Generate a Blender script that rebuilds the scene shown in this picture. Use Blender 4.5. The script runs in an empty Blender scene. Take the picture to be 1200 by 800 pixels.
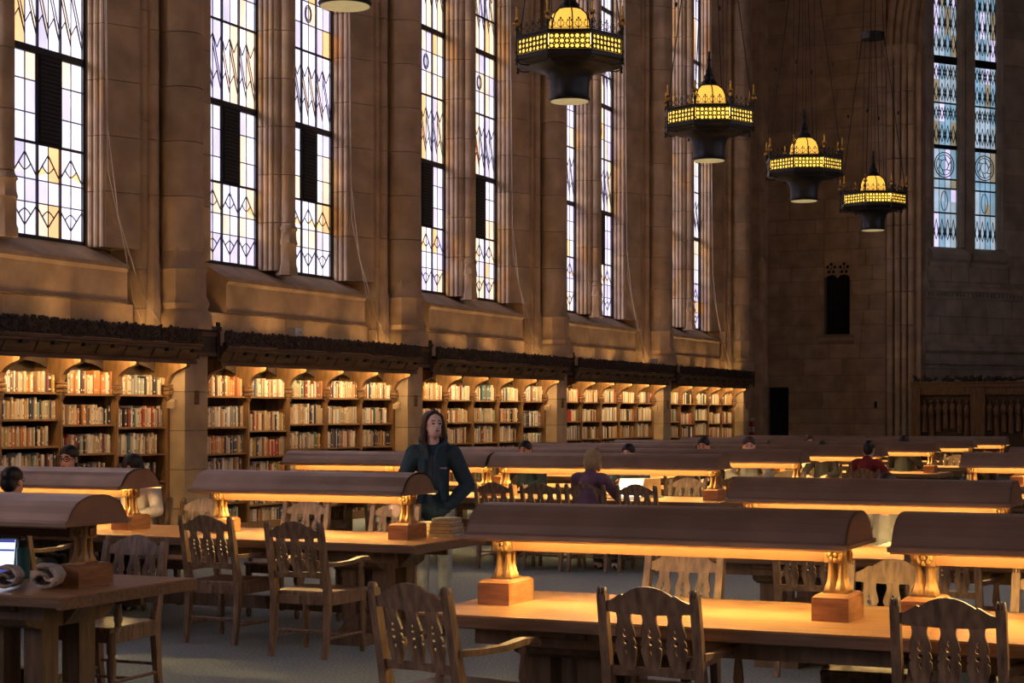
import bpy, bmesh, math, random
from mathutils import Vector, Matrix
from mathutils.geometry import delaunay_2d_cdt
random.seed(11)
PI = math.pi
S = bpy.context.scene
COL = S.collection
# ------------------------------------------------------------------ camera
TH = math.atan(930 / 2050)                      # the room's long axis lies this far right of the view axis
cam = bpy.data.cameras.new('camera'); cam.sensor_width = 36; cam.lens = 2050 / 1200 * 36
cam.shift_y = 85 / 1200; cam.clip_end = 200
co = bpy.data.objects.new('camera', cam); COL.objects.link(co)
co.location = (14.1, 0, 1.7); co.rotation_euler = (PI / 2, 0, TH)
S.camera = co
# ------------------------------------------------------------------ world and exposure
w = bpy.data.worlds.new('world'); S.world = w; w.use_nodes = True
bg = w.node_tree.nodes['Background']; bg.inputs[0].default_value = (.86, .85, 1.0, 1); bg.inputs[1].default_value = .74
sun = bpy.data.lights.new('sun', 'SUN'); sun.energy = 11.0; sun.angle = math.radians(24); sun.color = (1.0, .95, .92)      # sun behind thin cloud, outside the left windows
so_ = bpy.data.objects.new('sun', sun); COL.objects.link(so_); so_.rotation_euler = Vector((.56, .77, -.30)).to_track_quat('-Z', 'Y').to_euler()
S.view_settings.view_transform = 'Standard'; S.view_settings.look = 'None'
S.view_settings.exposure = 0.80; S.view_settings.gamma = 1; S.view_settings.use_curve_mapping = False
S.cycles.use_denoising = True
S.cycles.max_bounces = 7; S.cycles.diffuse_bounces = 4; S.cycles.glossy_bounces = 3
S.cycles.sample_clamp_indirect = 4; S.cycles.caustics_reflective = False; S.cycles.caustics_refractive = False
WINDOW_GLOW = .70      # daylight behind the leaded glass
LAMP_GLOW = 57.0        # tubes in the reading lamps
SHELF_GLOW = 70.0       # strips under the bookcase cornices
UP_GLOW = 62.0          # small uplights on top of the cornices
CHAND_GLOW = 1.15        # chandelier glass
AMBER = (1.0, .60, .20)

# ------------------------------------------------------------------ materials
M = {}
def mat(name, col, rough=.6, metal=0, var=.12, scale=6, stretch=(1, 1, 1), bump=0, bscale=40, coords='Object',
        emit=None, estr=0, spec=.5, rnd=0, col2=None, coat=0):
    m = bpy.data.materials.new(name); m.use_nodes = True; nt = m.node_tree; n = nt.nodes; l = nt.links
    b = n['Principled BSDF']; b.inputs['Roughness'].default_value = rough; b.inputs['Metallic'].default_value = metal
    b.inputs['Specular IOR Level'].default_value = spec; b.inputs['Coat Weight'].default_value = coat
    b.inputs['Coat Roughness'].default_value = .18
    if coords == 'World': tc = n.new('ShaderNodeNewGeometry').outputs['Position']
    else: tc = n.new('ShaderNodeTexCoord').outputs['Object']
    mp = n.new('ShaderNodeMapping'); mp.inputs['Scale'].default_value = stretch; l.new(tc, mp.inputs['Vector'])
    nz = n.new('ShaderNodeTexNoise'); nz.inputs['Scale'].default_value = scale; nz.inputs['Detail'].default_value = 5
    l.new(mp.outputs[0], nz.inputs['Vector'])
    rp = n.new('ShaderNodeValToRGB')
    c2 = col2 or tuple(c * (1 - var * 2) for c in col)
    c1 = tuple(min(1, c * (1 + var)) for c in col)
    rp.color_ramp.elements[0].color = (*c2, 1); rp.color_ramp.elements[0].position = .3
    rp.color_ramp.elements[1].color = (*c1, 1); rp.color_ramp.elements[1].position = .7
    l.new(nz.outputs['Fac'], rp.inputs['Fac'])
    out = rp.outputs['Color']
    if rnd:
        oi = n.new('ShaderNodeObjectInfo'); hv = n.new('ShaderNodeHueSaturation')
        mr = n.new('ShaderNodeMapRange'); mr.inputs['To Min'].default_value = 1 - rnd; mr.inputs['To Max'].default_value = 1 + rnd
        l.new(oi.outputs['Random'], mr.inputs['Value']); l.new(mr.outputs[0], hv.inputs['Value']); l.new(out, hv.inputs['Color'])
        out = hv.outputs['Color']
    l.new(out, b.inputs['Base Color'])
    if emit:
        b.inputs['Emission Strength'].default_value = estr
        if emit == 'same': l.new(out, b.inputs['Emission Color'])
        else: b.inputs['Emission Color'].default_value = (*emit, 1)
    if bump:
        nb = n.new('ShaderNodeTexNoise'); nb.inputs['Scale'].default_value = bscale; nb.inputs['Detail'].default_value = 4
        l.new(mp.outputs[0], nb.inputs['Vector'])
        bp = n.new('ShaderNodeBump'); bp.inputs['Strength'].default_value = bump; bp.inputs['Distance'].default_value = .01
        l.new(nb.outputs['Fac'], bp.inputs['Height']); l.new(bp.outputs[0], b.inputs['Normal'])
    M[name] = m; return m
mat('stone', (.46, .33, .20), .85, var=.16, scale=2.2, bump=.25, bscale=30, coords='World', rnd=.10)
mat('stone_grey', (.48, .45, .39), .85, var=.14, scale=2.2, bump=.25, bscale=30, coords='World', rnd=.13)
mat('mortar', (.16, .12, .08), .95, coords='World')
mat('carpet', (.39, .46, .47), .97, var=.22, scale=55, bump=.6, bscale=220, coords='World', spec=.1)
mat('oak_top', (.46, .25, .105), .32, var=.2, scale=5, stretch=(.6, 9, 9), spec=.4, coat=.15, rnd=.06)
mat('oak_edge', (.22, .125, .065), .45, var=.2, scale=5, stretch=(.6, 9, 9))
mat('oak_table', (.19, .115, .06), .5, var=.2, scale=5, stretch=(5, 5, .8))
mat('chair_wood', (.27, .165, .092), .42, var=.28, scale=7, stretch=(5, 5, .8), rnd=.12)
mat('lamp_base_wood', (.38, .18, .075), .4, var=.2, scale=6, stretch=(1, 1, 6))
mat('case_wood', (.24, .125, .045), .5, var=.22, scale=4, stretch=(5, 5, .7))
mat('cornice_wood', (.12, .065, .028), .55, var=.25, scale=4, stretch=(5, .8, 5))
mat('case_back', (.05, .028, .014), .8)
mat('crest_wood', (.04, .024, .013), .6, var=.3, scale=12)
mat('bronze', (.40, .275, .195), .36, metal=.6, var=.12, scale=3, spec=.5)
mat('brass', (.42, .25, .10), .36, metal=.7, var=.15, scale=14)
mat('beam_brass', (.125, .056, .017), .5, metal=.0, var=.06, scale=3)
mat('iron', (.018, .020, .022), .5, metal=.5)
mat('chandelier_iron', (.035, .036, .038), .42, metal=.7)
mat('gilt', (.65, .36, .06), .35, metal=.8)
mat('lead', (.012, .016, .02), .6)
mat('vent', (.006, .007, .008), .9)
mat('tube_glow', (1, .8, .5), emit=(1.0, .67, .24), estr=LAMP_GLOW)
mat('shelf_glow', (1, .8, .5), emit=(1.0, .68, .32), estr=SHELF_GLOW)
mat('up_glow', (1, .8, .5), emit=(1.0, .58, .22), estr=UP_GLOW)
mat('tube_off', (.6, .6, .55), .3)
mat('amber_glass', (.95, .50, .06), .35, var=.1, scale=9, emit=(1.0, .57, .075), estr=CHAND_GLOW)
mat('amber_dome', (.95, .50, .06), .3, var=.1, scale=9, emit=(1.0, .50, .07), estr=CHAND_GLOW * .62)
mat('hidden_uplight_glow', (1, .8, .5), emit=(1.0, .60, .24), estr=110.0)  # for the unseen ring added inside each chandelier
mat('bowl_diffuser', (.55, .48, .30), .5, emit=(.8, .62, .28), estr=.25)
for nm, c in (('pane_white', (.86, .83, .93)), ('pane_lilac', (.76, .72, .90)), ('pane_peach', (.94, .80, .68)),
              ('pane_amber', (.95, .68, .40)), ('pane_orange', (.85, .28, .03))):
    mat(nm, c, .25, var=.05, scale=2.5, coords='World', emit='same', estr=WINDOW_GLOW, rnd=.07)
for nm, c in (('pane_blue', (.40, .58, .70)), ('pane_pale', (.58, .68, .76)), ('pane_tan', (.50, .44, .33))):
    mat(nm, c, .25, var=.12, scale=1.5, coords='World', emit='same', estr=WINDOW_GLOW * .72, rnd=.06)
for nm in [q for q in M if q.startswith('pane_')]:        # the glass also lets the sky and sun through
    nt = M[nm].node_tree; b_ = nt.nodes['Principled BSDF']; tp = nt.nodes.new('ShaderNodeBsdfTransparent'); mx = nt.nodes.new('ShaderNodeMixShader'); mx.inputs[0].default_value = .45
    nt.links.new(b_.inputs['Base Color'].links[0].from_socket, tp.inputs['Color']); nt.links.new(b_.outputs[0], mx.inputs[1]); nt.links.new(tp.outputs[0], mx.inputs[2])
    nt.links.new(mx.outputs[0], nt.nodes['Material Output'].inputs['Surface'])
BOOKC = {'cream': (.62, .52, .37), 'tan': (.46, .32, .18), 'beige': (.52, .42, .30), 'grey': (.30, .29, .27), 'navy': (.035, .05, .09),
         'brown': (.18, .09, .045), 'maroon': (.20, .045, .035), 'orange': (.52, .20, .06), 'red': (.42, .06, .03),
         'sage': (.32, .40, .28), 'teal': (.06, .17, .20), 'black': (.022, .02, .02), 'white': (.72, .68, .60), 'ochre': (.45, .28, .07)}
for k, c in BOOKC.items(): mat('book_' + k, c, .6, var=.08, scale=8, stretch=(1, 1, .3), rnd=.1)
mat('pages', (.62, .54, .40), .9, var=.1, scale=30)
mat('white_plastic', (.75, .72, .66), .4)
mat('cord', (.50, .42, .33), .7)
mat('red_paint', (.45, .03, .02), .3); mat('black_rubber', (.02, .02, .02), .5)
mat('skin', (.70, .44, .32), .5, var=.05, scale=4); mat('skin_light', (.92, .66, .54), .5, var=.05, scale=4); mat('lips', (.42, .13, .11), .4)
mat('eye', (.02, .015, .01), .2)
mat('hair_black', (.012, .009, .008), .4, var=.3, scale=20, stretch=(8, 8, 1)); mat('hair_brown', (.055, .028, .017), .4, var=.3, scale=20, stretch=(8, 8, 1))
mat('hair_blonde', (.50, .34, .16), .45, var=.25, scale=20, stretch=(8, 8, 1))
for nm, c in (('navy', (.012, .028, .045)), ('jacket', (.030, .075, .105)), ('white', (.62, .56, .50)), ('purple', (.20, .11, .17)), ('black', (.015, .015, .017)), ('red', (.25, .02, .02)),
              ('grey', (.28, .28, .28)), ('blue', (.05, .09, .15)), ('pink', (.60, .40, .33)), ('denim', (.36, .40, .44)), ('darkdenim', (.03, .04, .06))):
    mat('cloth_' + nm, c, .85, var=.15, scale=9, bump=.3, bscale=25)
mat('teal_plastic', (.03, .22, .24), .35); mat('dark_plastic', (.02, .025, .03), .4)
mat('towel', (.56, .49, .42), .95, var=.15, scale=30, bump=.8, bscale=90)
mat('laptop_grey', (.35, .36, .38), .35, metal=.6)
mat('screen', (.6, .7, .9), .3, emit=(.72, .82, 1.0), estr=1.0); mat('screen_bar', (.05, .06, .25), .3, emit=(.05, .06, .28), estr=.7)
mat('screen_white', (.8, .85, .9), .3, emit=(.85, .95, 1.0), estr=1.1)
mat('paper', (.70, .66, .60), .9)

# ------------------------------------------------------------------ mesh helpers
class MB:
    def __init__(s): s.v = []; s.f = []; s.mi = []
    def add(s, vs, fs, mi=0):
        o = len(s.v); s.v += [tuple(p) for p in vs]
        for f in fs: s.f.append(tuple(i + o for i in f)); s.mi.append(mi)
        return s
    def box(s, x0, x1, y0, y1, z0, z1, mi=0):
        vs = [(x, y, z) for z in (z0, z1) for y in (y0, y1) for x in (x0, x1)]
        return s.add(vs, [(0, 2, 3, 1), (4, 5, 7, 6), (0, 1, 5, 4), (2, 6, 7, 3), (0, 4, 6, 2), (1, 3, 7, 5)], mi)
    def loft(s, rings, mi=0, caps=True, closed=True):
        n = len(rings[0]); vs = [p for r in rings for p in r]; fs = []
        for k in range(len(rings) - 1):
            for i in range(n if closed else n - 1):
                j = (i + 1) % n
                fs.append((k * n + i, k * n + j, (k + 1) * n + j, (k + 1) * n + i))
        if caps: fs.append(tuple(range(n - 1, -1, -1))); fs.append(tuple((len(rings) - 1) * n + i for i in range(n)))
        return s.add(vs, fs, mi)
    def prism(s, poly, z0, z1, mi=0): return s.loft([[(x, y, z0) for x, y in poly], [(x, y, z1) for x, y in poly]], mi)
    def run_y(s, prof, y0, y1, mi=0): return s.loft([[(x, y0, z) for x, z in prof], [(x, y1, z) for x, z in prof]], mi)
    def run_x(s, prof, x0, x1, mi=0): return s.loft([[(x0, y, z) for y, z in prof], [(x1, y, z) for y, z in prof]], mi)
    def lathe(s, prof, n=12, c=(0, 0, 0), mi=0, rot=0):
        rings = [[(c[0] + r * math.cos(2 * PI * i / n + rot), c[1] + r * math.sin(2 * PI * i / n + rot), c[2] + z) for i in range(n)] for r, z in prof]
        return s.loft(rings, mi)
    def tube(s, pts, r, n=6, mi=0):
        P = [Vector(p) for p in pts]; rs = r if isinstance(r, (list, tuple)) else [r] * len(P); rings = []
        up = None
        for k, p in enumerate(P):
            d = (P[min(k + 1, len(P) - 1)] - P[max(k - 1, 0)]).normalized()
            if up is None: up = Vector((0, 0, 1)) if abs(d.z) < .9 else Vector((1, 0, 0))
            a = d.cross(up).normalized(); up = a.cross(d).normalized()
            rings.append([tuple(p + (a * math.cos(2 * PI * i / n) + up * math.sin(2 * PI * i / n)) * rs[k]) for i in range(n)])
        return s.loft(rings, mi)
    def bar(s, pts, w, h, mi=0, side=(1, 0, 0)):        # rectangular section along a path
        P = [Vector(p) for p in pts]; rings = []; sd = Vector(side)
        for k, p in enumerate(P):
            d = (P[min(k + 1, len(P) - 1)] - P[max(k - 1, 0)]).normalized(); n = d.cross(sd).normalized()
            ww = w[k] if isinstance(w, (list, tuple)) else w; hh = h[k] if isinstance(h, (list, tuple)) else h
            rings.append([tuple(p + sd * a * ww / 2 + n * b * hh / 2) for a, b in ((-1, -1), (1, -1), (1, 1), (-1, 1))])
        return s.loft(rings, mi)
    def ball(s, c, r, n=8, m=5, mi=0):
        r = r if isinstance(r, (list, tuple)) else (r, r, r); vs = []; fs = []
        vs.append((c[0], c[1], c[2] - r[2]))
        for k in range(1, m):
            a = -PI / 2 + PI * k / m
            for i in range(n): vs.append((c[0] + r[0] * math.cos(a) * math.cos(2 * PI * i / n), c[1] + r[1] * math.cos(a) * math.sin(2 * PI * i / n), c[2] + r[2] * math.sin(a)))
        vs.append((c[0], c[1], c[2] + r[2])); t = len(vs) - 1
        for i in range(n):
            j = (i + 1) % n; fs.append((0, 1 + j, 1 + i)); fs.append((t, t - n + i, t - n + j))
            for k in range(m - 2): fs.append((1 + k * n + i, 1 + k * n + j, 1 + (k + 1) * n + j, 1 + (k + 1) * n + i))
        return s.add(vs, fs, mi)
    def plate(s, outline, holes, fn, t, mi=0):          # flat shape with holes; fn maps (u, v, depth) to space
        pts = []; faces = []
        for loop in [outline] + holes:
            faces.append(list(range(len(pts), len(pts) + len(loop)))); pts += [Vector(p) for p in loop]
        r = delaunay_2d_cdt(pts, [], faces, 2, 1e-6); vv, ff = r[0], r[2]
        a = [fn(p.x, p.y, -t / 2) for p in vv]; b = [fn(p.x, p.y, t / 2) for p in vv]; n = len(a)
        fs = [tuple(f) for f in ff] + [tuple(i + n for i in reversed(f)) for f in ff]
        cnt = {}
        for f in ff:
            for i in range(len(f)):
                e = (f[i], f[(i + 1) % len(f)]); k = tuple(sorted(e)); cnt.setdefault(k, []).append(e)
        for k, es in cnt.items():
            if len(es) == 1: i, j = es[0]; fs.append((j, i, i + n, j + n))
        return s.add(a + b, fs, mi)
    def xf(s, m4, start=0):
        for i in range(start, len(s.v)): s.v[i] = tuple(m4 @ Vector(s.v[i]))
        return s
    def mesh(s, name, mats, smooth=False, fix=True):
        me = bpy.data.meshes.new(name); me.from_pydata(s.v, [], s.f)
        for m in (mats if isinstance(mats, (list, tuple)) else [mats]): me.materials.append(M[m])
        if any(s.mi): me.polygons.foreach_set('material_index', s.mi)
        if fix:
            bm = bmesh.new(); bm.from_mesh(me); bmesh.ops.recalc_face_normals(bm, faces=bm.faces); bm.to_mesh(me); bm.free()
        if smooth:
            me.polygons.foreach_set('use_smooth', [True] * len(me.polygons))
            try: me.set_sharp_from_angle(angle=math.radians(40))
            except Exception: pass
        me.update(); return me
    def build(s, name, mats, parent=None, smooth=False, loc=None, fix=True):
        return link(name, s.mesh(name, mats, smooth, fix), parent, loc)
def link(name, me, parent=None, loc=None, scale=None, rot=None):
    o = bpy.data.objects.new(name, me); COL.objects.link(o)
    if parent: o.parent = parent
    if loc: o.location = loc
    if scale: o.scale = scale
    if rot: o.rotation_euler = rot
    return o
def tag(o, label=None, cat=None, group=None, kind=None):
    if label: o['label'] = label
    if cat: o['category'] = cat
    if group: o['group'] = group
    if kind: o['kind'] = kind
    return o
def thing(name, label, cat, loc=(0, 0, 0), rz=0, group=None):
    o = bpy.data.objects.new(name, None); COL.objects.link(o); o.location = loc; o.rotation_euler = (0, 0, rz); o.empty_display_size = .1
    return tag(o, label, cat, group)
def struct(o, label=None): o['kind'] = 'structure'; o['label'] = label or o.name; return o
def copy_tree(o, parent=None):
    c = o.copy(); COL.objects.link(c); c.parent = parent
    for ch in list(o.children): copy_tree(ch, c)
    return c
UNIT = {}
def pbox(name, parent, m, x0, x1, y0, y1, z0, z1):     # a cheap block sharing one cube mesh per material
    if m not in UNIT: UNIT[m] = MB().box(-.5, .5, -.5, .5, -.5, .5).mesh('block_' + m, m)
    return link(name, UNIT[m], parent, ((x0 + x1) / 2, (y0 + y1) / 2, (z0 + z1) / 2), (x1 - x0, y1 - y0, z1 - z0))
def circ(cx, cy, r, n=8, ry=None, a0=0): return [(cx + r * math.cos(2 * PI * i / n + a0), cy + (ry or r) * math.sin(2 * PI * i / n + a0)) for i in range(n)]

# ================================================================== THE ROOM
EB = [13.24, 19.70, 26.16, 32.62, 39.08, 45.54]        # far end of each bookcase bay along the left wall
WY = 49.5                                              # end wall
struct(MB().box(-1.2, 16.4, -24, 58, -.1, 0).build('floor', 'carpet'), 'grey-blue carpeted reading room floor')
struct(MB().box(-1.2, 16.8, -24.3, 58, 17.2, 17.4).build('ceiling', 'case_wood'), 'dark timber ceiling high above the reading room')

struct(MB().box(-1.2, 16.8, -24.3, -24, 0, 17.2).build('wall_back', 'stone'), 'stone wall behind the photographer')
GX = -.68                                              # plane of the glass
wl = thing('wall_left', 'tall stone wall with pairs of leaded windows above the bookcases', None); struct(wl, wl['label'])
del wl['label']; wl['label'] = 'tall stone wall with pairs of leaded windows above the bookcases'
LIGHTS = ((-4.64, -3.18), (-2.36, -.90))               # the two glazed lights of a bay, measured back from its far end
ZS, ZT = 3.93, 13.5                                    # window sill and head
b = MB()
BEH = [-19.06, -12.6, -6.14, .32, 6.78]                # bays behind the photographer
b.box(-1.1, -.62, -24, WY, 0, ZS - .02); b.box(-1.1, -.62, -24, WY, ZT, 17.2); yy = -24
for E in BEH:
    for a, c in LIGHTS: b.box(-1.1, -.62, yy, E + a, ZS - .02, ZT); yy = E + c
b.box(-1.1, -.62, yy, EB[0] - 4.70, ZS - .02, ZT)
for k, E in enumerate(EB):
    b.box(-1.1, -.72, E + LIGHTS[0][1] + .02, E + LIGHTS[1][0] - .02, ZS - .02, ZT)
    y1 = EB[k + 1] + LIGHTS[0][0] - .02 if k < 5 else WY
    b.box(-1.1, -.72, E + LIGHTS[1][1] + .02, y1, ZS - .02, ZT)
b.build('wall_core', 'mortar', wl)
# plan profiles (x, y from the bay's far end) of the stonework round the windows
def rolls(x0, x1, y, sgn, n):                          # a reveal with n round mouldings; sgn tells which way it bulges
    pts = []; w_ = (x1 - x0) / n
    for k in range(n):
        c = x0 + (k + .5) * w_
        pts.append((x0 + k * w_, y))
        for a in range(5):
            t = PI * a / 4; pts.append((c - .36 * w_ * math.cos(t), y + sgn * .42 * w_ * math.sin(t)))
    pts.append((x1, y)); return pts
jamb_far = rolls(-.72, -.33, -.88, -1, 4) + [(-.13, -.42), (-.13, -.10), (-.72, -.10)]
jamb_near = [(-.72, -4.66), (-.52, -4.80), (-.33, -4.95), (-.13, -5.20), (-.13, -5.44), (-.72, -5.44)]                  # mirrored about the middle of the bay
mul = rolls(-.72, -.34, -3.18, -1, 4) + [(-.28, -3.13), (-.26, -3.05), (-.26, -2.88), (-.29, -2.82), (-.50, -2.60), (-.72, -2.36)]
def arc(cx, cy, r, n=14): return [(cx + r * math.cos(2 * PI * i / n), cy + r * math.sin(2 * PI * i / n)) for i in range(n)]
zs = [ZS - .02]
while zs[-1] < ZT - .4: zs.append(min(ZT, zs[-1] + .74))
h_ = zs[1] - zs[0] - .010
CM = {}
for nm, poly in (('jamb_far', jamb_far), ('jamb_near', jamb_near), ('mul', mul), ('shaft', arc(.12, .19, .30, 18)), ('thin', arc(-.06, -.22, .085, 10)),
                 ('thin2', arc(-.06, .60, .085, 10)), ('mshaft', arc(-.24, -2.97, .13, 12))):
    CM[nm] = MB().prism(poly, 0, h_).mesh('course_' + nm, 'stone', smooth=True)
sill = [(-.72, 3.93), (-.64, 3.93), (-.22, 3.70), (-.16, 3.69), (-.15, 3.63), (-.19, 3.58), (-.19, 3.22), (-.15, 3.17), (-.72, 3.17)]
for k, E in enumerate(EB):
    tr = thing('trim_%d' % (k + 1), 'stone', None, (0, E, 0)); struct(tr, 'moulded stone window surround and pier shafts, bay %d from the near end' % (k + 1))
    for i, z in enumerate(zs[:-1]):
        for nm in ('jamb_far', 'mul') + (('jamb_near',) if k else ()):
            link('stone_block', CM[nm], tr, (0, 0, z))
        for nm in ('shaft', 'thin', 'thin2'): link('shaft_drum', CM[nm], tr, (0, 0, z))
        link('shaft_drum', CM['mshaft'], tr, (0, 0, z))
    # bases of the shafts
    MB().lathe([(.42, 2.85), (.42, 3.05), (.36, 3.12), (.39, 3.2), (.34, 3.3), (.34, 3.6), (.36, 3.66), (.31, 3.74), (.31, 3.95)], 8, (.12, .19, 0), rot=PI / 8).build('shaft_base', 'stone', tr, True)
    MB().lathe([(.13, 2.85), (.13, 3.2), (.11, 3.3), (.11, 3.7), (.09, 3.75), (.09, 3.95)], 8, (-.06, -.22, 0)).build('shaft_base', 'stone', tr, True)
    MB().lathe([(.13, 2.85), (.13, 3.2), (.11, 3.3), (.11, 3.7), (.09, 3.75), (.09, 3.95)], 8, (-.06, .60, 0)).build('shaft_base', 'stone', tr, True)
    MB().lathe([(.17, 3.84), (.17, 3.95), (.15, 4.0), (.15, 4.3), (.17, 4.33), (.15, 4.4), (.145, 4.52), (.17, 4.55), (.13, 4.62)], 8, (-.24, -2.97, 0)).build('shaft_base', 'stone', tr, True)
    # pier wall behind the shafts, in courses
    zc = 2.6
    while zc < ZT:
        hh = .52 if zc < 3.9 else .74
        pbox('stone_block', tr, 'stone', -.72, -.08, -.40, .78, zc, zc + hh - .01); zc += hh
    # window sill and the wall under it
    MB().run_y(sill, -5.0 + .28, -.60, 0).build('window_sill', 'stone', tr)
    for yy in range(4):
        pbox('stone_block', tr, 'stone', -.72, -.24, -5.6 + 1.3 * yy, -5.6 + 1.3 * (yy + 1) - .012, 2.62, 3.165)
# glazing --------------------------------------------------------------------
ROWS = [3.97, 4.395, 4.69, 5.157, 5.53, 5.945, 6.30, 6.38, 7.58, 8.02, 8.39, 8.76, 8.84, 9.5, 10.0, 10.5, 11.0, 11.08, 12.2, 12.7, 13.2, 13.46]
HEAVY = {6.30, 8.76, 11.0}
def strip(b, p, q, w_, x, mi=0, d=.012):                # a lead came lying in the glass plane; p, q = (y, z)
    a = Vector((q[0] - p[0], q[1] - p[1])); L = a.length
    if L < 1e-5: return
    a /= L; n = Vector((-a.y, a.x)) * w_ / 2
    P = [(p[0] + n.x, p[1] + n.y), (q[0] + n.x, q[1] + n.y), (q[0] - n.x, q[1] - n.y), (p[0] - n.x, p[1] - n.y)]
    b.loft([[(x, y, z) for y, z in P], [(x + d, y, z) for y, z in P]], mi)
def leading(y0, y1):
    n = 6; fr = .05; g0 = y0 + fr; pw = (y1 - y0 - 2 * fr) / n; X = GX + .008; b = MB()
    yc = [g0 + pw * i for i in range(n + 1)]
    for i in range(1, n): strip(b, (yc[i], ROWS[0]), (yc[i], ROWS[-1]), .030 if i % 2 == 0 else .012, X, 0, .03 if i % 2 == 0 else .012)
    for z in ROWS[1:-1]:
        if z in (6.38, 8.84, 11.08): continue
        strip(b, (g0, z), (y1 - fr, z), .034 if z in (5.157, 7.58, 9.5) else .013, X, 0, .02)
    for i in range(0, n, 2):                            # lancets over the sill and diamonds above
        a, m_, c = yc[i], yc[i + 1], yc[i + 2]
        for s0, z0, z1 in ((1, 4.74, 5.03), (-1, 4.36, 4.10)):
            q = (a + m_) / 2, (m_ + c) / 2
            strip(b, (a, z0), (m_, z1), .014, X); strip(b, (m_, z1), (c, z0), .014, X)
            zm = (z0 + z1) / 2; zb = z0 + (z1 - z0) * .18
            for t in range(4):
                u0, u1 = t / 4, (t + 1) / 4
                for sg, e in ((-1, q[0]), (1, q[1])):
                    f = lambda u: (e + (m_ - e) * u, zm + (zb - zm) * (u ** .7))
                    strip(b, f(u0), f(u1), .011, X)
    for base in (6.38, 8.84 + .25):                     # bands of slanting lozenges
        zt, zb = base + .98, base + .28
        for i in range(n):
            a, c = yc[i], yc[i + 1]; m_ = (a + c) / 2
            strip(b, (a, zt), (c, zb), .010, X); strip(b, (a, zt - .16), (c, zb - .14), .010, X); strip(b, (a, zt), (m_, zt - .2), .009, X)
            strip(b, (m_, zt - .2), (c, zt), .009, X); strip(b, (a, zb), (m_, zb + .16), .009, X); strip(b, (m_, zb + .16), (c, zb - .14), .009, X)
    for zc in (8.2, 10.2):                              # drop-shaped medallion
        m_ = yc[2] + pw; pr = [(m_ + .10 * math.cos(t), zc + .14 * math.sin(t)) for t in [2 * PI * i / 12 for i in range(13)]]
        for p, q in zip(pr, pr[1:]): strip(b, p, q, .016, X)
        pr = [(m_ + .07 * math.cos(t), zc + .11 * math.sin(t)) for t in [2 * PI * i / 12 for i in range(13)]]
        for p, q in zip(pr, pr[1:]): strip(b, p, q, .010, X)
    return b
def wframe(y0, y1):
    b = MB(); X = GX - .02; f = .05
    b.box(X, X + .06, y0, y0 + f, ZS, ZT); b.box(X, X + .06, y1 - f, y1, ZS, ZT); b.box(X, X + .06, y0, y1, ZS, ZS + f); b.box(X, X + .06, y0, y1, ZT - f, ZT)
    for z in HEAVY: b.box(X, X + .06, y0, y1, z - .005, z + .09)
    return b
LEADM = leading(0, 1.46).mesh('leading', 'lead', fix=False); FRM = wframe(0, 1.46).mesh('window_frame', 'iron')
FARM = {}
PM = ['pane_white'] * 9 + ['pane_lilac'] * 6 + ['pane_peach'] * 4 + ['pane_amber']
fr, pw = .05, (1.46 - .1) / 6
wn = 0
for k, E in enumerate(EB):
    for li, (a, c) in enumerate(LIGHTS):
        wn += 1
        wd = thing('window_%d' % wn, 'x', None, (0, E + a, 0)); struct(wd, 'tall leaded window of pale lilac and peach panes, %s light of bay %d' % (('first', 'second')[li], k + 1))
        link('window_frame', FRM, wd)
        link('lead_came', LEADM, wd)['kind'] = 'stuff'
        # the dark ventilator in the middle of the lower casement
        MB().box(GX - .01, GX + .045, fr + 2 * pw - .015, fr + 4 * pw + .015, 5.15, 6.31).build('ventilator', 'vent', wd)
        vb = MB()
        for z in [5.2 + .055 * i for i in range(20)]: vb.box(GX + .045, GX + .055, fr + 2 * pw + .03, fr + 4 * pw - .03, z, z + .03)
        vb.build('ventilator_louvre', 'iron', wd)
        sep = (k, li) in ((1, 1), (2, 0), (2, 1))
        jb = MB(); order = list(dict.fromkeys(PM)); rr = random.Random(wn * 7)
        for z0, z1 in zip(ROWS, ROWS[1:]):
            if z0 in HEAVY: continue
            for i in range(6):
                if i in (2, 3) and 5.1 < z0 < 6.2: continue
                m = rr.choice(PM)
                if sep: pbox('pane', wd, m, GX - .004, GX + .004, fr + pw * i + .003, fr + pw * (i + 1) - .003, z0 + .003, z1 - .003)
                else: jb.box(GX - .004, GX + .004, fr + pw * i + .003, fr + pw * (i + 1) - .003, z0 + .003, z1 - .003, order.index(m))
        if not sep: tag(jb.build('pane', order, wd), kind='stuff')
        # coloured slips in the lozenge band and lancets
        for i in range(6):
            if rr.random() < .5:
                a0 = fr + pw * i; zt, zb = 7.36, 6.66
                MB().loft([[(GX + .005, a0, zt), (GX + .005, a0 + pw, zb), (GX + .005, a0 + pw, zb - .14), (GX + .005, a0, zt - .16)], [(GX + .009, a0, zt), (GX + .009, a0 + pw, zb), (GX + .009, a0 + pw, zb - .14), (GX + .009, a0, zt - .16)]]).build('pane', rr.choice(['pane_peach', 'pane_amber', 'pane_peach', 'pane_lilac', 'pane_orange' if rr.random() < .3 else 'pane_peach']), wd)
        for i in range(0, 6, 2):
            if rr.random() < .7:
                s_ = rr.choice((0, 1)); m_ = fr + pw * (i + 1); e = m_ + (pw / 2 if s_ else -pw / 2)
                MB().loft([[(GX + x_, m_, 4.80), (GX + x_, e, 4.885), (GX + x_, e + (pw / 2 if s_ else -pw / 2), 4.74)] for x_ in (.005, .009)]).build('pane', rr.choice(['pane_peach', 'pane_amber', 'pane_amber']), wd)
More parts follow.
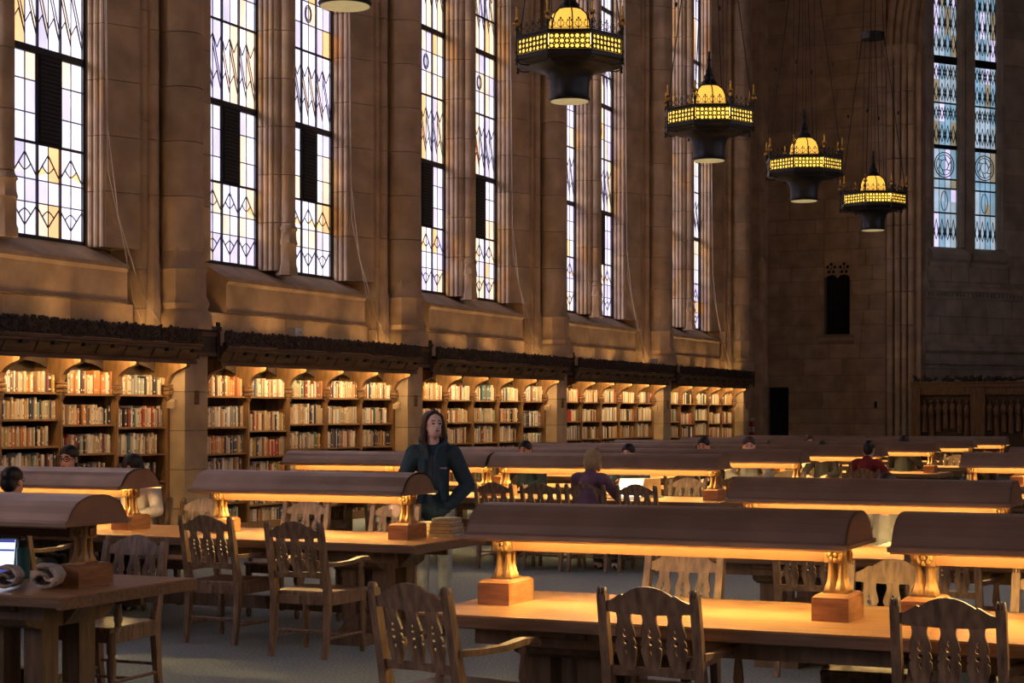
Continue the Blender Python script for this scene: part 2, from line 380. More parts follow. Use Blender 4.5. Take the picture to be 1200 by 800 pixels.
# the opposite wall, behind the photographer's right shoulder, has the same windows
RX = 16.2; RE = [-15.92, -9.46, -3.0, 3.46, 9.92, 16.38, 22.84, 29.3, 35.76, 42.22]
b = MB().box(RX, RX + .4, -24, 58, 0, ZS).box(RX, RX + .4, -24, 58, ZT, 17.2); yy = -24
for E in RE:
    for a, c in LIGHTS: b.box(RX, RX + .4, yy, E + a, ZS, ZT); yy = E + c
b.box(RX, RX + .4, yy, 58, ZS, ZT); struct(b.build('wall_right', 'stone'), 'stone wall with leaded windows on the right of the room')
gl = MB(); rr = random.Random(9); order = list(dict.fromkeys(PM))
for z0, z1 in zip(ROWS, ROWS[1:]):
    for i in range(6): gl.box(GX - .004, GX + .004, fr + pw * i, fr + pw * (i + 1), z0, z1, order.index(rr.choice(PM)))
GLM = gl.mesh('pane', order)
for k, E in enumerate(RE):
    for li, (a, c) in enumerate(LIGHTS):
        wn += 1
        wd = thing('window_%d' % (wn + 2), 'x', None, (RX + GX + .8, E + c, 0), PI); struct(wd, 'tall leaded window in the right-hand wall, number %d' % (wn - 12))
        wd.location = (RX + .2 + GX, E + c, 0)
        link('window_frame', FRM, wd); link('lead_came', LEADM, wd)['kind'] = 'stuff'; link('pane', GLM, wd)['kind'] = 'stuff'
for k, E in enumerate(BEH):
    for li, (a, c) in enumerate(LIGHTS):
        wn += 1
        wd = thing('window_%d' % (wn + 2), 'x', None, (0, E + a, 0)); struct(wd, 'tall leaded window in the left wall behind the photographer, number %d' % (k * 2 + li + 1))
        link('window_frame', FRM, wd); link('lead_came', LEADM, wd)['kind'] = 'stuff'; link('pane', GLM, wd)['kind'] = 'stuff'
# end of the left wall: plain buttress and the corner
tr = thing('trim_7', 'x', None, (0, 0, 0)); struct(tr, 'plain stone buttress at the corner by the fire extinguisher')
zc = 0
while zc < 17:
    hh = .62; pbox('stone_block', tr, 'stone', -.72, -.05, 46.35, 47.55, zc, zc + hh - .012); pbox('stone_block', tr, 'stone', -.72, .16, 47.56, 48.35, zc, zc + hh - .012)
    pbox('stone_block', tr, 'stone', -.72, -.28, 48.36, 49.5, zc, zc + hh - .012); zc += hh
MB().lathe([(.10, 0), (.10, .9), (.12, .92), (.12, 1.0), (.0, 1.25)], 6, (.20, 47.62, 4.9)).build('buttress_cap', 'stone', tr)

# end wall ---------------------------------------------------------------------
we = thing('wall_end', 'x', None); struct(we, 'ashlar end wall with a narrow traceried niche and dark doorway')
MB().box(-1.2, .04, WY + .06, WY + .4, 2.5, 17.2).box(-1.2, -.15, WY + .06, WY + .4, 0, 2.5).box(.04, 1.5, WY + .06, WY + .4, 2.5, 17.2).box(.45, 1.5, WY + .06, WY + .4, 0, 2.5) \
    .box(1.5, 2.24, WY + .06, WY + .4, 0, 4.0).box(1.5, 2.24, WY + .06, WY + .4, 6.1, 17.2).box(2.24, 3.3, WY + .06, WY + .4, 0, 17.2).box(-.3, 2.4, WY + .42, WY + .6, 0, 7).build('wall_core', 'mortar', we)
holes = [(-.15, .45, 0, 2.48), (1.5, 2.24, 4.0, 6.1)]
zc = 0; row = 0
rr = random.Random(5)
while zc < 14.2:
    hh = rr.choice((.42, .48, .54)); x = -.28 - (.4 if row % 2 else 0)
    while x < 3.26:
        L = rr.uniform(.75, 1.25); x1 = min(x + L, 3.28)
        if 3.28 - x1 < .3: x1 = 3.28
        segs = [(max(x, -.28), x1)]
        for hx0, hx1, hz0, hz1 in holes:
            if zc + hh > hz0 + .02 and zc < hz1 - .02:
                ns = []
                for s0, s1 in segs:
                    if s1 <= hx0 or s0 >= hx1: ns.append((s0, s1)); continue
                    if s0 < hx0 - .02: ns.append((s0, hx0))
                    if s1 > hx1 + .02: ns.append((hx1, s1))
                segs = ns
        for s0, s1 in segs:
            if s1 - s0 > .03: pbox('stone_block', we, 'stone', s0, s1 - .012, WY + rr.uniform(-.006, .006), WY + .1, zc, zc + hh - .012)
        x = x1
    zc += hh; row += 1
    for hx0, hx1, hz0, hz1 in holes:
        if zc - hh < hz1 - .02 < zc: pbox('lintel_stone', we, 'stone', hx0 - .002, hx1 + .002, WY - .004, WY + .1, hz1, zc - .012)
pbox('spandrel_stone', we, 'stone', -1.1, 3.28, WY + .01, WY + .1, zc, 17.2)
# niche: tracery head, sill and dark backing
nb = MB(); nb.box(1.5, 2.24, WY + .30, WY + .34, 4.0, 6.1); nb.build('niche_back', 'vent', we)
tb = MB(); hs = []
for cx in (1.685, 2.055):
    for a in range(5): hs.append(circ(cx + .110 * math.cos(2 * PI * a / 5 + .3), 5.88 + .120 * math.sin(2 * PI * a / 5 + .3), .052, 7))
    hs.append(circ(cx, 5.88, .035, 6))
out = [(1.5, 6.1), (1.5, 5.62), (1.56, 5.66), (1.685, 5.70), (1.80, 5.68), (1.87, 5.60), (1.94, 5.68), (2.055, 5.70), (2.18, 5.66), (2.24, 5.62), (2.24, 6.1)]
tb.plate(out, hs, lambda u, v, d: (u, WY + .08 + d, v), .08).build('tracery', 'stone', we)
MB().run_x([(WY - .10, 3.90), (WY - .10, 3.80), (WY - .02, 3.72), (WY + .1, 3.72), (WY + .1, 4.0)], 1.38, 2.36).build('niche_sill', 'stone', we)
struct(MB().box(-.13, .43, WY + .16, WY + .22, 0, 2.46).box(-.02, .32, WY + .13, WY + .16, .25, 1.1).box(-.02, .32, WY + .13, WY + .16, 1.25, 2.3).build('door_1', 'vent'), 'dark narrow door in the corner of the end wall')
pbox('wall_plate', we, 'vent', 2.95, 3.02, WY - .03, WY, 1.22 + .65, 1.4 + .65)
# colonnettes of the great arch
tr = thing('trim_8', 'x', None, (0, 0, 0)); struct(tr, 'cluster of slender colonnettes carrying the great arch on the end wall')
SH = [(3.40, WY - .02, .11), (3.62, WY - .10, .085), (3.80, WY - .06, .075), (3.98, WY + .02, .10), (4.16, WY + .2, .085)]
MB().box(3.28, 4.25, WY + .05, WY + 1.0, 0, 11.9).build('pier_core', 'stone', tr)
for x, y, r in SH:
    me = MB().lathe([(r, 0), (r, .92)], 12).mesh('shaft_drum', 'stone', smooth=True)
    for i in range(12): link('shaft_drum', me, tr, (x, y, .45 + .94 * i))
    MB().lathe([(r * 1.5, 0), (r * 1.5, .25), (r * 1.2, .35), (r, .45)], 12, (x, y, 0)).build('shaft_base', 'stone', tr)
    MB().lathe([(r, 0), (r * 1.25, .06), (r, .1), (r * 1.1, .25), (r * 1.7, .5), (r * 1.8, .55), (r * 1.8, .65)], 10, (x, y, 11.45)).build('capital', 'stone', tr)
for q, (x, y, r) in enumerate(SH):                     # arch ribs springing from the capitals
    pts = []
    for i in range(15):
        t = i / 14 * .95; R = 6.6
        pts.append((x + R * (1 - math.cos(t)), y, 12.1 + R * math.sin(t)))
    MB().tube(pts, r * 1.1, 8).build('arch_rib', 'stone', tr, True)
sp = [(3.28, 11.9)] + [(4.1 + 6.6 * (1 - math.cos(i / 12 * .95)), 12.1 + 6.6 * math.sin(i / 12 * .95)) for i in range(13)] + [(3.28, 17.47)]
MB().plate(sp, [], lambda u, v, d: (u, WY + .25 + d, v), .3).build('spandrel', 'stone', tr)
# canted bay behind the arch
ca = Vector((.616, .788, 0)); cn = Vector((.788, -.616, 0))     # along the canted wall, and out of it into the room
P0 = Vector((4.35, 50.3, 0))
rz = math.atan2(ca.y, ca.x)
wb = thing('wall_bay', 'x', None, P0, rz); struct(wb, 'grey stone wall of the window bay beyond the great arch')   # local +x along the wall, -y into the room
ap = ((.18, 1.13), (1.72, 2.62))
MB().box(-.6, 4.6, .12, .4, 0, 6.3).box(-.6, .18, .12, .4, 6.3, 17).box(1.13, 1.72, .12, .4, 6.3, 17).box(2.62, 4.6, .12, .4, 6.3, 17).build('wall_core', 'mortar', wb)
zc = 2.0; row = 0
while zc < 13.6:
    hh = .5 if zc < 6.2 else .8
    if zc > 5.9 and zc < 6.3: hh = 6.3 - zc
    if zc < 6.25:
        x = -.5 - (.35 if row % 2 else 0)
        while x < 4.4:
            L = rr.uniform(.6, 1.0); pbox('stone_block', wb, 'stone_grey', x, x + L - .012, rr.uniform(-.006, .006), .14, zc, zc + hh - .012); x += L
    else:
        for x0, x1 in ((-.5, .06), (2.80, 3.6), (3.61, 4.5)): pbox('stone_block', wb, 'stone_grey', x0, x1 - .012, 0, .14, zc, zc + hh - .012)
    zc += hh; row += 1
for li, (a, c) in enumerate(ap):
    for e, sg in ((a, -1), (c, 1)):
        for q in range(3): MB().lathe([(.05, 6.5), (.05, 14)], 8, (e + sg * (.0 + .055 * q), .10 - .05 * q, 0)).build('jamb_shaft', 'stone_grey', wb, True)
    MB().run_x([(-.18, 6.26), (-.18, 6.14), (-.06, 6.05), (-.06, 5.92), (.1, 5.92), (.14, 6.5), (.0, 6.46)], a - .22, c + .22).build('window_sill', 'stone_grey', wb)
    wd = thing('window_%d' % (13 + li), 'x', None, P0, rz); struct(wd, 'blue-toned leaded window with round medallion in the far bay, light %d' % (li + 1))
    f = MB(); fy = .10
    f.box(a, a + .05, fy, fy + .05, 6.4, 14); f.box(c - .05, c, fy, fy + .05, 6.4, 14); f.box(a, c, fy, fy + .05, 6.4, 6.46)
    for z in (9.30, 11.75): f.box(a, c, fy - .02, fy + .05, z, z + (.12 if z < 11 else .22))
    for z in (7.45, 8.15, 8.42, 10.6): f.box(a, c, fy, fy + .04, z, z + .045)
    f.build('window_frame', 'iron', wd)
    g = MB(); order = ['pane_blue', 'pane_pale', 'pane_tan', 'pane_lilac']; zz = [6.46, 7.45, 7.8, 8.15, 8.42, 9.30, 9.42, 10.1, 10.6, 11.3, 11.75, 11.97, 12.6, 13.4, 14]
    pw2 = (c - a - .1) / 4
    for z0, z1 in zip(zz, zz[1:]):
        for i in range(4): g.box(fy + 0 + a + .05 + pw2 * i - fy, a + .05 + pw2 * (i + 1), fy + .02, fy + .03, z0, z1, rr.choice((0, 0, 1, 1, 1, 2, 3)))
    tag(g.build('pane', order, wd), kind='stuff')
    l = MB()
    def st(p, q, w_=.010):
        d = Vector((q[0] - p[0], q[1] - p[1])); L = d.length; d /= L; n = Vector((-d.y, d.x)) * w_ / 2
        P = [(p[0] + n.x, p[1] + n.y), (q[0] + n.x, q[1] + n.y), (q[0] - n.x, q[1] - n.y), (p[0] - n.x, p[1] - n.y)]
        l.loft([[(x, fy + .018, z) for x, z in P], [(x, fy + .005, z) for x, z in P]])
    g0 = a + .05
    for i in range(1, 4): st((g0 + pw2 * i, 6.46), (g0 + pw2 * i, 14))
    for zb, zt in ((6.7, 7.3), (9.5, 10.0), (10.15, 10.5), (10.7, 11.2), (11.3, 11.7), (12.1, 12.7), (12.7, 13.3), (13.3, 13.9)):
        for i in range(4):
            x0, x1 = g0 + pw2 * i, g0 + pw2 * (i + 1); xm = (x0 + x1) / 2
            for d in (0, .10): st((x0, zb + d), (xm, zt)); st((xm, zt), (x1, zb + d)); st((x0, zb + .3 + d), (xm, zb)); st((xm, zb), (x1, zb + .3 + d))
    for zc, rx, rz_ in ((8.85, .36, .36), (8.85, .29, .29), (8.85, .15, .15), (7.82, .12, .28)):
        cc = circ((a + c) / 2 - .02, zc, rx, 18, rz_)
        for p, q in zip(cc, cc[1:] + cc[:1]): st(p, q, .028 if rx > .33 else .018)
    for t in range(6): st(((a + c) / 2 - .02 + .15 * math.cos(t * PI / 3), 8.85 + .15 * math.sin(t * PI / 3)), ((a + c) / 2 - .02 + .29 * math.cos(t * PI / 3 + .5), 8.85 + .29 * math.sin(t * PI / 3 + .5)), .02)
    tag(l.build('lead_came', 'lead', wd, fix=False), kind='stuff')
MB().box(1.30, 1.55, -.06, .14, 6.3, 14).build('mullion', 'stone_grey', wb)
MB().run_x([(-.12, 5.30), (-.12, 5.22), (-.04, 5.16), (-.04, 5.06), (.05, 5.06), (.05, 5.42)], -.3, 4.6).build('string_course', 'stone_grey', wb)
for i in range(32): pbox('carved_boss', wb, 'stone_grey', -.22 + .145 * i, -.22 + .145 * i + .09, -.10, -.03, 5.08, 5.16)
MB().run_x([(-.16, 3.62), (-.16, 3.52), (-.05, 3.44), (.05, 3.44), (.05, 3.8)], -.4, 4.6).build('string_course', 'stone_grey', wb)
MB().run_x([(-.10, 3.2), (-.10, 3.13), (.05, 3.1), (.05, 3.24)], -.4, 4.6).build('string_course', 'stone_grey', wb)
for z in (3.75, 5.35): MB().lathe([(.02, -.35), (.16, -.1), (.18, 0), (.05, .4)], 8, (-.33, -.12, z)).build('corbel', 'stone_grey', wb)
MB().box(7.0, 16.3, 54.0, 54.3, 0, 17).build('bay_wall', 'stone_grey', None); struct(bpy.data.objects['bay_wall'], 'grey stone back wall of the far window bay'); bpy.data.objects['bay_wall'].name = 'wall_bay_back'
# carved oak screen in front of the bay
for q in range(4):
    x0 = 4.02 + q * 1.78; x1 = x0 + 1.78
    sc = thing('carved_screen', ('carved oak screen panel beside the colonnettes below the bay window', 'carved oak screen panel, second from the colonnettes below the bay window', 'carved oak screen panel, third from the colonnettes below the bay window', 'carved oak screen panel, fourth from the colonnettes below the bay window')[q], 'screen', (x0, WY - .05, 0), 0, 'carved oak screens under the bay window')
    MB().box(0, .24, -.06, .2, 0, 2.45).build('post', 'case_wood', sc); MB().box(1.62, 1.78, -.06, .2, 0, 2.45).build('post', 'case_wood', sc)
    MB().run_x([(-.10, 2.45), (-.10, 2.55), (-.14, 2.56), (-.14, 2.60), (.22, 2.60), (.22, 2.45)], -.02, 1.76).build('top_rail', 'case_wood', sc)
    MB().box(.24, 1.62, -.04, .18, 2.30, 2.45).build('rail', 'case_wood', sc); MB().box(.24, 1.62, -.04, .18, 0, .3).build('rail', 'case_wood', sc)
    MB().box(.24, 1.62, .10, .16, .3, 2.3).build('back_panel', 'cornice_wood', sc)
    MB().run_x([(-.02, 2.30), (-.02, 2.24), (.06, 2.20), (.10, 2.30)], .24, 1.62).build('panel_moulding', 'case_wood', sc)
    for i in range(7):
        fx = .34 + .195 * i; hgt = rr.uniform(.85, 1.15); zb = 2.15 - hgt
        f = MB().lathe([(.085, 0), (.07, hgt * .35), (.05, hgt * .55), (.085, hgt * .72), (.05, hgt * .82), (.02, hgt * .84)], 8, (fx, .06, zb)); f.ball((fx, .04, zb + hgt * .9), (.045, .045, .06), 8, 5)
        f.tube([(fx - .08, .03, zb + hgt * .7), (fx - .02, -.04, zb + hgt * .5), (fx + .05, -.03, zb + hgt * .55)], .02, 5); f.build('carved_figure', 'case_wood', sc, True)
    b = MB(); r2 = random.Random(q)
    for i in range(60): b.ball((r2.uniform(0, 1.78), r2.uniform(0, .12), 2.62 + abs(r2.gauss(.05, .04))), (.05, .03, .05), 5, 4)
    tag(b.build('carved_crest', 'crest_wood', sc, fix=False), kind='stuff')

# ================================================================== BOOKCASES
PIER_L = ['first', 'second', 'third', 'fourth', 'fifth', 'sixth']
for k, E in enumerate(EB):
    pr = thing('trim_%d' % (9 + k), 'x', None, (0, E, 0)); struct(pr, 'squared stone pier standing between two bookcases, number %d from the near end' % (k + 1))
    zc = 0
    while zc < 2.5:
        hh = .42 if zc == 0 else .53; p = .04 if zc == 0 else 0
        pbox('stone_block', pr, 'stone', -.6, .28 + p, .04 - p, .58 + p, zc, min(2.55, zc + hh) - .012); zc += hh
    MB().box(-.6, .27, .05, .57, 0, 2.5).build('pier_core', 'mortar', pr)
    MB().run_x([(.04, 1.78), (-.03, 1.78), (-.03, 1.86), (.0, 1.90), (.04, 1.90)], -.1, .15).build('pier_corbel', 'stone', pr)
    MB().lathe([(.02, 0), (.05, .06), (.075, .12), (.08, .2), (.06, .22)], 8, (-.02, .02, 1.98)).build('pier_corbel', 'stone', pr)
    MB().box(.281, .31, .26, .34, 1.83, 2.02).build('pier_plate', 'cornice_wood', pr)
    cb = thing('cornice_block', 'dark panelled wooden block topping the %s stone pier between bookcases' % PIER_L[k], 'block', (0, E, 2.55))
    MB().box(-.25, .36, .15, .73, 0, .30).box(-.25, .40, .13, .75, .30, .36).box(.36, .39, .15, .22, -.1, .42).box(.36, .39, .66, .73, -.1, .42).build('body', 'crest_wood', cb)
    MB().box(.30, .38, .22, .66, -.05, .0).build('rail', 'cornice_wood', cb); MB().box(.30, .38, .22, .66, .22, .28).build('rail', 'cornice_wood', cb)
SHELF = {}
def shelf_levels(k, c):
    r = random.Random(k * 31 + c * 7)
    if k == 1: return {2: [.12, .50, .88, 1.16, 1.31 + .0, 1.64, 1.97][0:2] + [.98, 1.31, 1.64, 1.97], 3: [.12, .48, .84, 1.20, 1.57, 1.96], 4: [.12, .46, .80, 1.17, 1.53, 1.96]}.get(c, [.12, .48, .84, 1.18, 1.56, 1.96])
    base = [.12, .46, .82, 1.17, 1.55, 1.96]
    d = r.choice((-.09, 0, 0, .0, -.03))
    return [base[0], base[1] + d, base[2] + d, base[3] + d, base[4] + d, base[5]]
bracket_prof = [(-.02, 2.02), (.05, 2.02), (.05, 2.09), (.06, 2.13), (.09, 2.19), (.15, 2.25), (.24, 2.30), (.34, 2.33), (.365, 2.345), (.365, 2.45), (-.02, 2.45)]
BRK = MB().loft([[(x, -.045, z) for x, z in bracket_prof], [(x, .045, z) for x, z in bracket_prof]]).mesh('bracket', 'case_wood')
CAP = MB().lathe([(.02, -.14), (.045, -.10), (.06, -.06), (.05, -.04), (.085, -.03), (.085, 0), (.06, .01), (.085, .025), (.085, .055), (.06, .065), (.075, .08), (.075, .10)], 8, (.03, 0, 2.0)).mesh('bracket_capital', 'case_wood', smooth=True)
UPR = MB().box(-.36, .03, -.035, .035, 0, 2.40).box(.03, .045, -.022, .022, .12, 1.86).mesh('upright', 'case_wood')
bb = MB(); r2 = random.Random(3)                         # carved openwork cresting
LEN = 5.88
for sgm in range(12):
    L0 = LEN / 12; n = 8; hs = []; tp = []
    for i in range(n + 1):
        tp.append((L0 * i / n, .165)); 
        if i < n: tp.append((L0 * (i + .5) / n, .19 + r2.uniform(-.01, .02)))
    for i in range(12):
        for j, zz in ((0, .030), (1, .075), (2, .12)):
            if r2.random() < (.75 if j == 0 else .3): hs.append(circ(L0 * (i + .5) / 12, zz + r2.uniform(-.008, .008), r2.uniform(.006, .011), 5))
    bb.plate([(0, 0), (L0, 0)] + list(reversed(tp)), hs, lambda u, v, d, o=sgm * L0: (d, u + o, v), .02)
for i in range(520):
    y = r2.uniform(0, LEN); z = r2.uniform(.02, .18)
    bb.ball((.014, y, z), (.02, r2.uniform(.015, .035), r2.uniform(.012, .028)), 5, 4)
for i in range(70):
    bb.ball((0, r2.uniform(0, LEN), r2.uniform(.17, .205)), (.02, .035, .022), 5, 4)
CREST = bb.mesh('carved_crest', 'crest_wood', smooth=False, fix=False)
cornice = [(-.30, 2.45), (.372, 2.45), (.375, 2.375), (.41, 2.375), (.41, 2.42), (.385, 2.44), (.45, 2.565), (.49, 2.575), (.49, 2.60), (.52, 2.615), (.52, 2.645), (-.30, 2.645)]
BAYNAME = ['bookcase nearest the photographer', 'bookcase behind the man in glasses', 'bookcase behind the standing woman in the navy coat', 'bookcase beyond the second stone pier, left of the blonde reader',
           'bookcase in the bay before the last, behind rows of lamps', 'last bookcase, beside the fire extinguisher']
BAYLAB = ['tall oak bookcase with carved cresting, nearest the photographer', 'tall oak bookcase with carved cresting behind the man wearing glasses', 'tall oak bookcase with carved cresting and a white box on top',
          'tall oak bookcase with carved cresting behind the standing woman', 'tall oak bookcase with carved cresting, next to the last in the row', 'tall oak bookcase with carved cresting beside the fire extinguisher']
for k, E in enumerate(EB):
    bc = thing('bookcase', BAYLAB[k], 'bookcase', (0, E, 0), 0, 'bookcases along the windowed wall')
    MB().box(-.40, -.36, -5.64, .02, 0, 2.45).build('back_panel', 'case_back', bc)
    MB().box(-.36, .02, -5.6, 0, 0, .10).box(.02, .05, -5.6, 0, 0, .12).build('plinth', 'case_wood', bc)
    for c in range(6):
        u = link('upright', UPR, bc, (0, -5.6 + 1.12 * c, 0))
        link('bracket', BRK, bc, (0, -5.6 + 1.12 * c, 0)); link('bracket_capital', CAP, bc, (0, -5.6 + 1.12 * c, 0))
    for c in range(5):
        lv = shelf_levels(k, c); SHELF[k, c] = lv
        for z in lv: pbox('shelf', bc, 'case_wood', -.36, .022, -5.6 + 1.12 * c + .036, -5.6 + 1.12 * (c + 1) - .036, z - .026, z)
    for c in range(5):                                   # arched heads between the brackets, coloured dark so the openings look shaded
        y0 = -5.6 + 1.12 * c + .046; y1 = y0 + 1.12 - .092; pts = [(y0, 2.45), (y0, 2.27)]
        for i in range(9): t = i / 8; pts.append((y0 + (y1 - y0) * t, 2.27 + .10 * math.sin(PI * t) ** .6))
        pts += [(y1, 2.45)]
        pl = [pts[0]] + pts[2:]
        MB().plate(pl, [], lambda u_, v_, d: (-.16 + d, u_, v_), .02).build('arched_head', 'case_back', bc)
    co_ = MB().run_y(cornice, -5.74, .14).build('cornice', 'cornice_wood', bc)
    for i in range(10):
        y = -5.46 + .575 * i
        MB().loft([[(.372, y - .03, 2.44), (.40, y - .03, 2.44), (.475, y - .03, 2.565), (.44, y - .03, 2.565)], [(.372, y + .03, 2.44), (.40, y + .03, 2.44), (.475, y + .03, 2.565), (.44, y + .03, 2.565)]]).build('cornice_rib', 'cornice_wood', bc)
        MB().box(.41, .50, y + .22, y + .33, 2.53, 2.575).build('cornice_bead', 'crest_wood', bc)
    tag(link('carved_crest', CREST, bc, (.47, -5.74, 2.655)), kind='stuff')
    MB().box(.335, .36, -5.5, -.08, 2.425, 2.445).build('light_strip', 'shelf_glow', bc)
    for i in range(4):
        y = -5.0 + 1.45 * i
        ul = MB().box(.05, .13, y - .16, y + .16, 2.646, 2.68).box(.05, .058, y - .16, y + .16, 2.68, 2.72).box(.122, .13, y - .16, y + .16, 2.68, 2.72).box(.058, .122, y - .16, y - .152, 2.68, 2.72).box(.058, .122, y + .152, y + .16, 2.68, 2.72).build('uplight_housing', 'iron', bc); MB().box(.06, .12, y - .15, y + .15, 2.68, 2.685).build('uplight_lens', 'up_glow', ul)
# books -----------------------------------------------------------------------
BKEYS = list(BOOKC)
BW = {'cream': 9, 'tan': 8, 'beige': 9, 'grey': 4, 'navy': 2, 'brown': 4, 'maroon': 2, 'orange': 2, 'red': 1.2, 'sage': 2, 'teal': 1.5, 'black': 3, 'white': 6, 'ochre': 2}
def bookmesh(b, mi=0, pm=1, lm=2, band=0, x0=0, y0=0, z0=0, d=1, t=1, h=1):
    # spine faces +x; rounded back, boards proud of the pages
    sp = [(0, 0), (.018 / max(d, .1) * (d if d != 1 else .2), .25), (.018 / max(d, .1) * (d if d != 1 else .2), .75), (0, 1)]
    a = [(x0 - d, y0), (x0, y0)] + [(x0 + (.010 if d != 1 else .05), y0 + t * .3), (x0 + (.010 if d != 1 else .05), y0 + t * .7)] + [(x0, y0 + t), (x0 - d, y0 + t)]
    vs = [(x, y, z0) for x, y in a] + [(x, y, z0 + h * .985) for x, y in a]; n = 6
    fs = [(i, i + 1, i + 1 + n, i + n) for i in range(n - 1)]
    b.add(vs, fs, mi)
    b.add([(x0 - d * .97, y0 + t * .1, z0 + h * .96), (x0 - d * .02, y0 + t * .1, z0 + h * .96), (x0 - d * .02, y0 + t * .9, z0 + h * .96), (x0 - d * .97, y0 + t * .9, z0 + h * .96),
           (x0 - d * .97, y0, z0 + h * .985), (x0, y0, z0 + h * .985), (x0, y0 + t, z0 + h * .985), (x0 - d * .97, y0 + t, z0 + h * .985)],
          [(0, 1, 2, 3)], pm)
    b.add([(x0 - d, y0, z0 + h * .985), (x0, y0, z0 + h * .985), (x0, y0 + t * .1, z0 + h * .985), (x0 - d, y0 + t * .1, z0 + h * .985)], [(0, 1, 2, 3)], mi)
    b.add([(x0 - d, y0 + t * .9, z0 + h * .985), (x0, y0 + t * .9, z0 + h * .985), (x0, y0 + t, z0 + h * .985), (x0 - d, y0 + t, z0 + h * .985)], [(0, 1, 2, 3)], mi)
    e = .0115 if d != 1 else .056
    for q in range(band):
        za, zb_ = ((.12, .20), (.70, .84), (.9, .92))[q]
        b.add([(x0 + e, y0 + t * .3, z0 + h * za), (x0 + e, y0 + t * .7, z0 + h * za), (x0 + e, y0 + t * .7, z0 + h * zb_), (x0 + e, y0 + t * .3, z0 + h * zb_)], [(0, 1, 2, 3)], lm)
BMESH = {}
def book_me(col, band):
    if (col, band) not in BMESH:
        b = MB(); bookmesh(b, band=band); BMESH[col, band] = b.mesh('book_' + col, ['book_' + col, 'pages', 'book_white' if col not in ('cream', 'white', 'beige') else 'book_brown'], fix=False)
    return BMESH[col, band]
SHN = {0: 'bottom', 1: 'second', 2: 'third', 3: 'fourth', 4: 'fifth', 5: 'top'}
rest = MB(); order = ['book_' + c for c in BKEYS] + ['pages']; nb_ = 0
rb = random.Random(77)
for k, E in enumerate(EB):
    for c in range(5):
        lv = SHELF[k, c]
        for s_, z in enumerate(lv):
            top = (lv[s_ + 1] - .04 if s_ < 5 else 2.33); y = E - 5.6 + 1.12 * c + .045; ye = y + 1.12 - .09
            y += rb.uniform(0, .02); ye -= rb.choice((0, 0, .02, .12 if s_ < 5 else 0))
            tone = rb.choice(BKEYS); 
            if k >= 1 and rb.random() < .04 and s_ < 4: ye -= .5
            hb = min(top - z - .03, rb.uniform(.24, .31)) if s_ < 5 else rb.uniform(.25, .29)
            fancy = k == 1 and c >= 2 and s_ >= 2
            cnt = 0
            while y < ye:
                cnt += 1
                t = rb.choice((.022, .03, .034, .04, .045, .055)) * (1.05 if fancy else 1.1)
                if y + t > ye: break
                if rb.random() < .25: tone = rb.choices(BKEYS, [BW[q] for q in BKEYS])[0]
                col = tone if rb.random() < .35 else rb.choices(BKEYS, [BW[q] for q in BKEYS])[0]
                h = min(top - z - .015, hb * rb.uniform(.80, 1.06)); d = rb.uniform(.16, .22); x = .0 - rb.uniform(0, .03)
                band = rb.choice((0, 0, 1, 2, 3))
                if fancy and nb_ < 300:
                    o = link('book', book_me(col, band), None, (x, y, z), (d, t - .002, h)); nb_ += 1
                    tag(o, '%s cloth book, %s from near upright, %s shelf, %s column, behind man in glasses' % (col, str(cnt) + ('th' if 10 < cnt < 20 else {1: 'st', 2: 'nd', 3: 'rd'}.get(cnt % 10, 'th')), SHN[s_], {2: 'third', 3: 'fourth', 4: 'fifth'}[c]), 'book', 'books shelved behind the man in glasses')
                else: bookmesh(rest, BKEYS.index(col), len(BKEYS), BKEYS.index('white') if col not in ('white', 'cream', 'beige') else BKEYS.index('brown'), band if k < 4 else 0, x, y, z, d, t - .002, h)
                y += t
tag(rest.build('books', order, None, fix=False), 'rows of old clothbound books filling the other shelves', 'books', kind='stuff')
for nm, y, lab in (('sensor_box', 22.55, 'small white plastic box on the cresting of the second bookcase'), ('sensor_box', 38.4, 'small white plastic box on the cresting near the far end')):
    o = thing(nm, lab, 'box', (.30, y, 2.646)); MB().box(-.06, .06, -.10, .10, .10, .34).build('body', 'white_plastic', o); MB().box(-.03, .03, -.04, .04, 0, .10).build('foot', 'white_plastic', o); MB().ball((.06, .05, .28), .012).build('knob', 'dark_plastic', o)
for k, E in enumerate(EB[1:6]):
    b = MB(); b.tube([(-.34, E - .93, 12.9), (-.30, E - .92, 8.5), (-.28, E - .90, 5.5), (-.18, E - .80, 4.3), (-.02, E - .52, 3.3), (.10, E - .1, 2.75)], .008, 5)
    tag(b.build('window_cord', 'cord'), 'pale cord hanging down the window jamb above the %s bookcase pier' % PIER_L[k], 'cord', 'cords hanging beside the windows')
    b = MB(); b.tube([(-.33, E - .95, 12.9), (-.29, E - .96, 7.5), (-.25, E - .93, 4.9), (-.12, E - .75, 3.9), (-.05, E - .66, 3.2), (.05, E - .5, 2.75)], .006, 5)
    tag(b.build('window_cord', 'cord'), 'thin second cord hanging inside the first above the %s bookcase pier' % PIER_L[k], 'cord', 'cords hanging beside the windows')
fe = thing('fire_extinguisher', 'red fire extinguisher on the wall beside the last bookcase', 'extinguisher', (.02, 47.2, 1.05))
MB().lathe([(.07, 0), (.085, .02), (.085, .36), (.06, .42), (.03, .45)], 14).build('cylinder', 'red_paint', fe, True)
MB().lathe([(.0865, .15), (.0865, .30)], 14).build('label_band', 'paper', fe, True)
MB().lathe([(.03, .45), (.03, .49), (.02, .50)], 8).box(-.015, .11, -.012, .012, .49, .51).box(-.015, .10, -.012, .012, .525, .545).build('valve', 'white_plastic', fe)
MB().tube([(.0, -.03, .47), (.02, -.10, .44), (.04, -.11, .3), (.05, -.10, .15)], .012, 6).build('hose', 'black_rubber', fe)
MB().box(-.10, -.06, -.05, .05, .05, .42).build('wall_bracket', 'iron', fe)

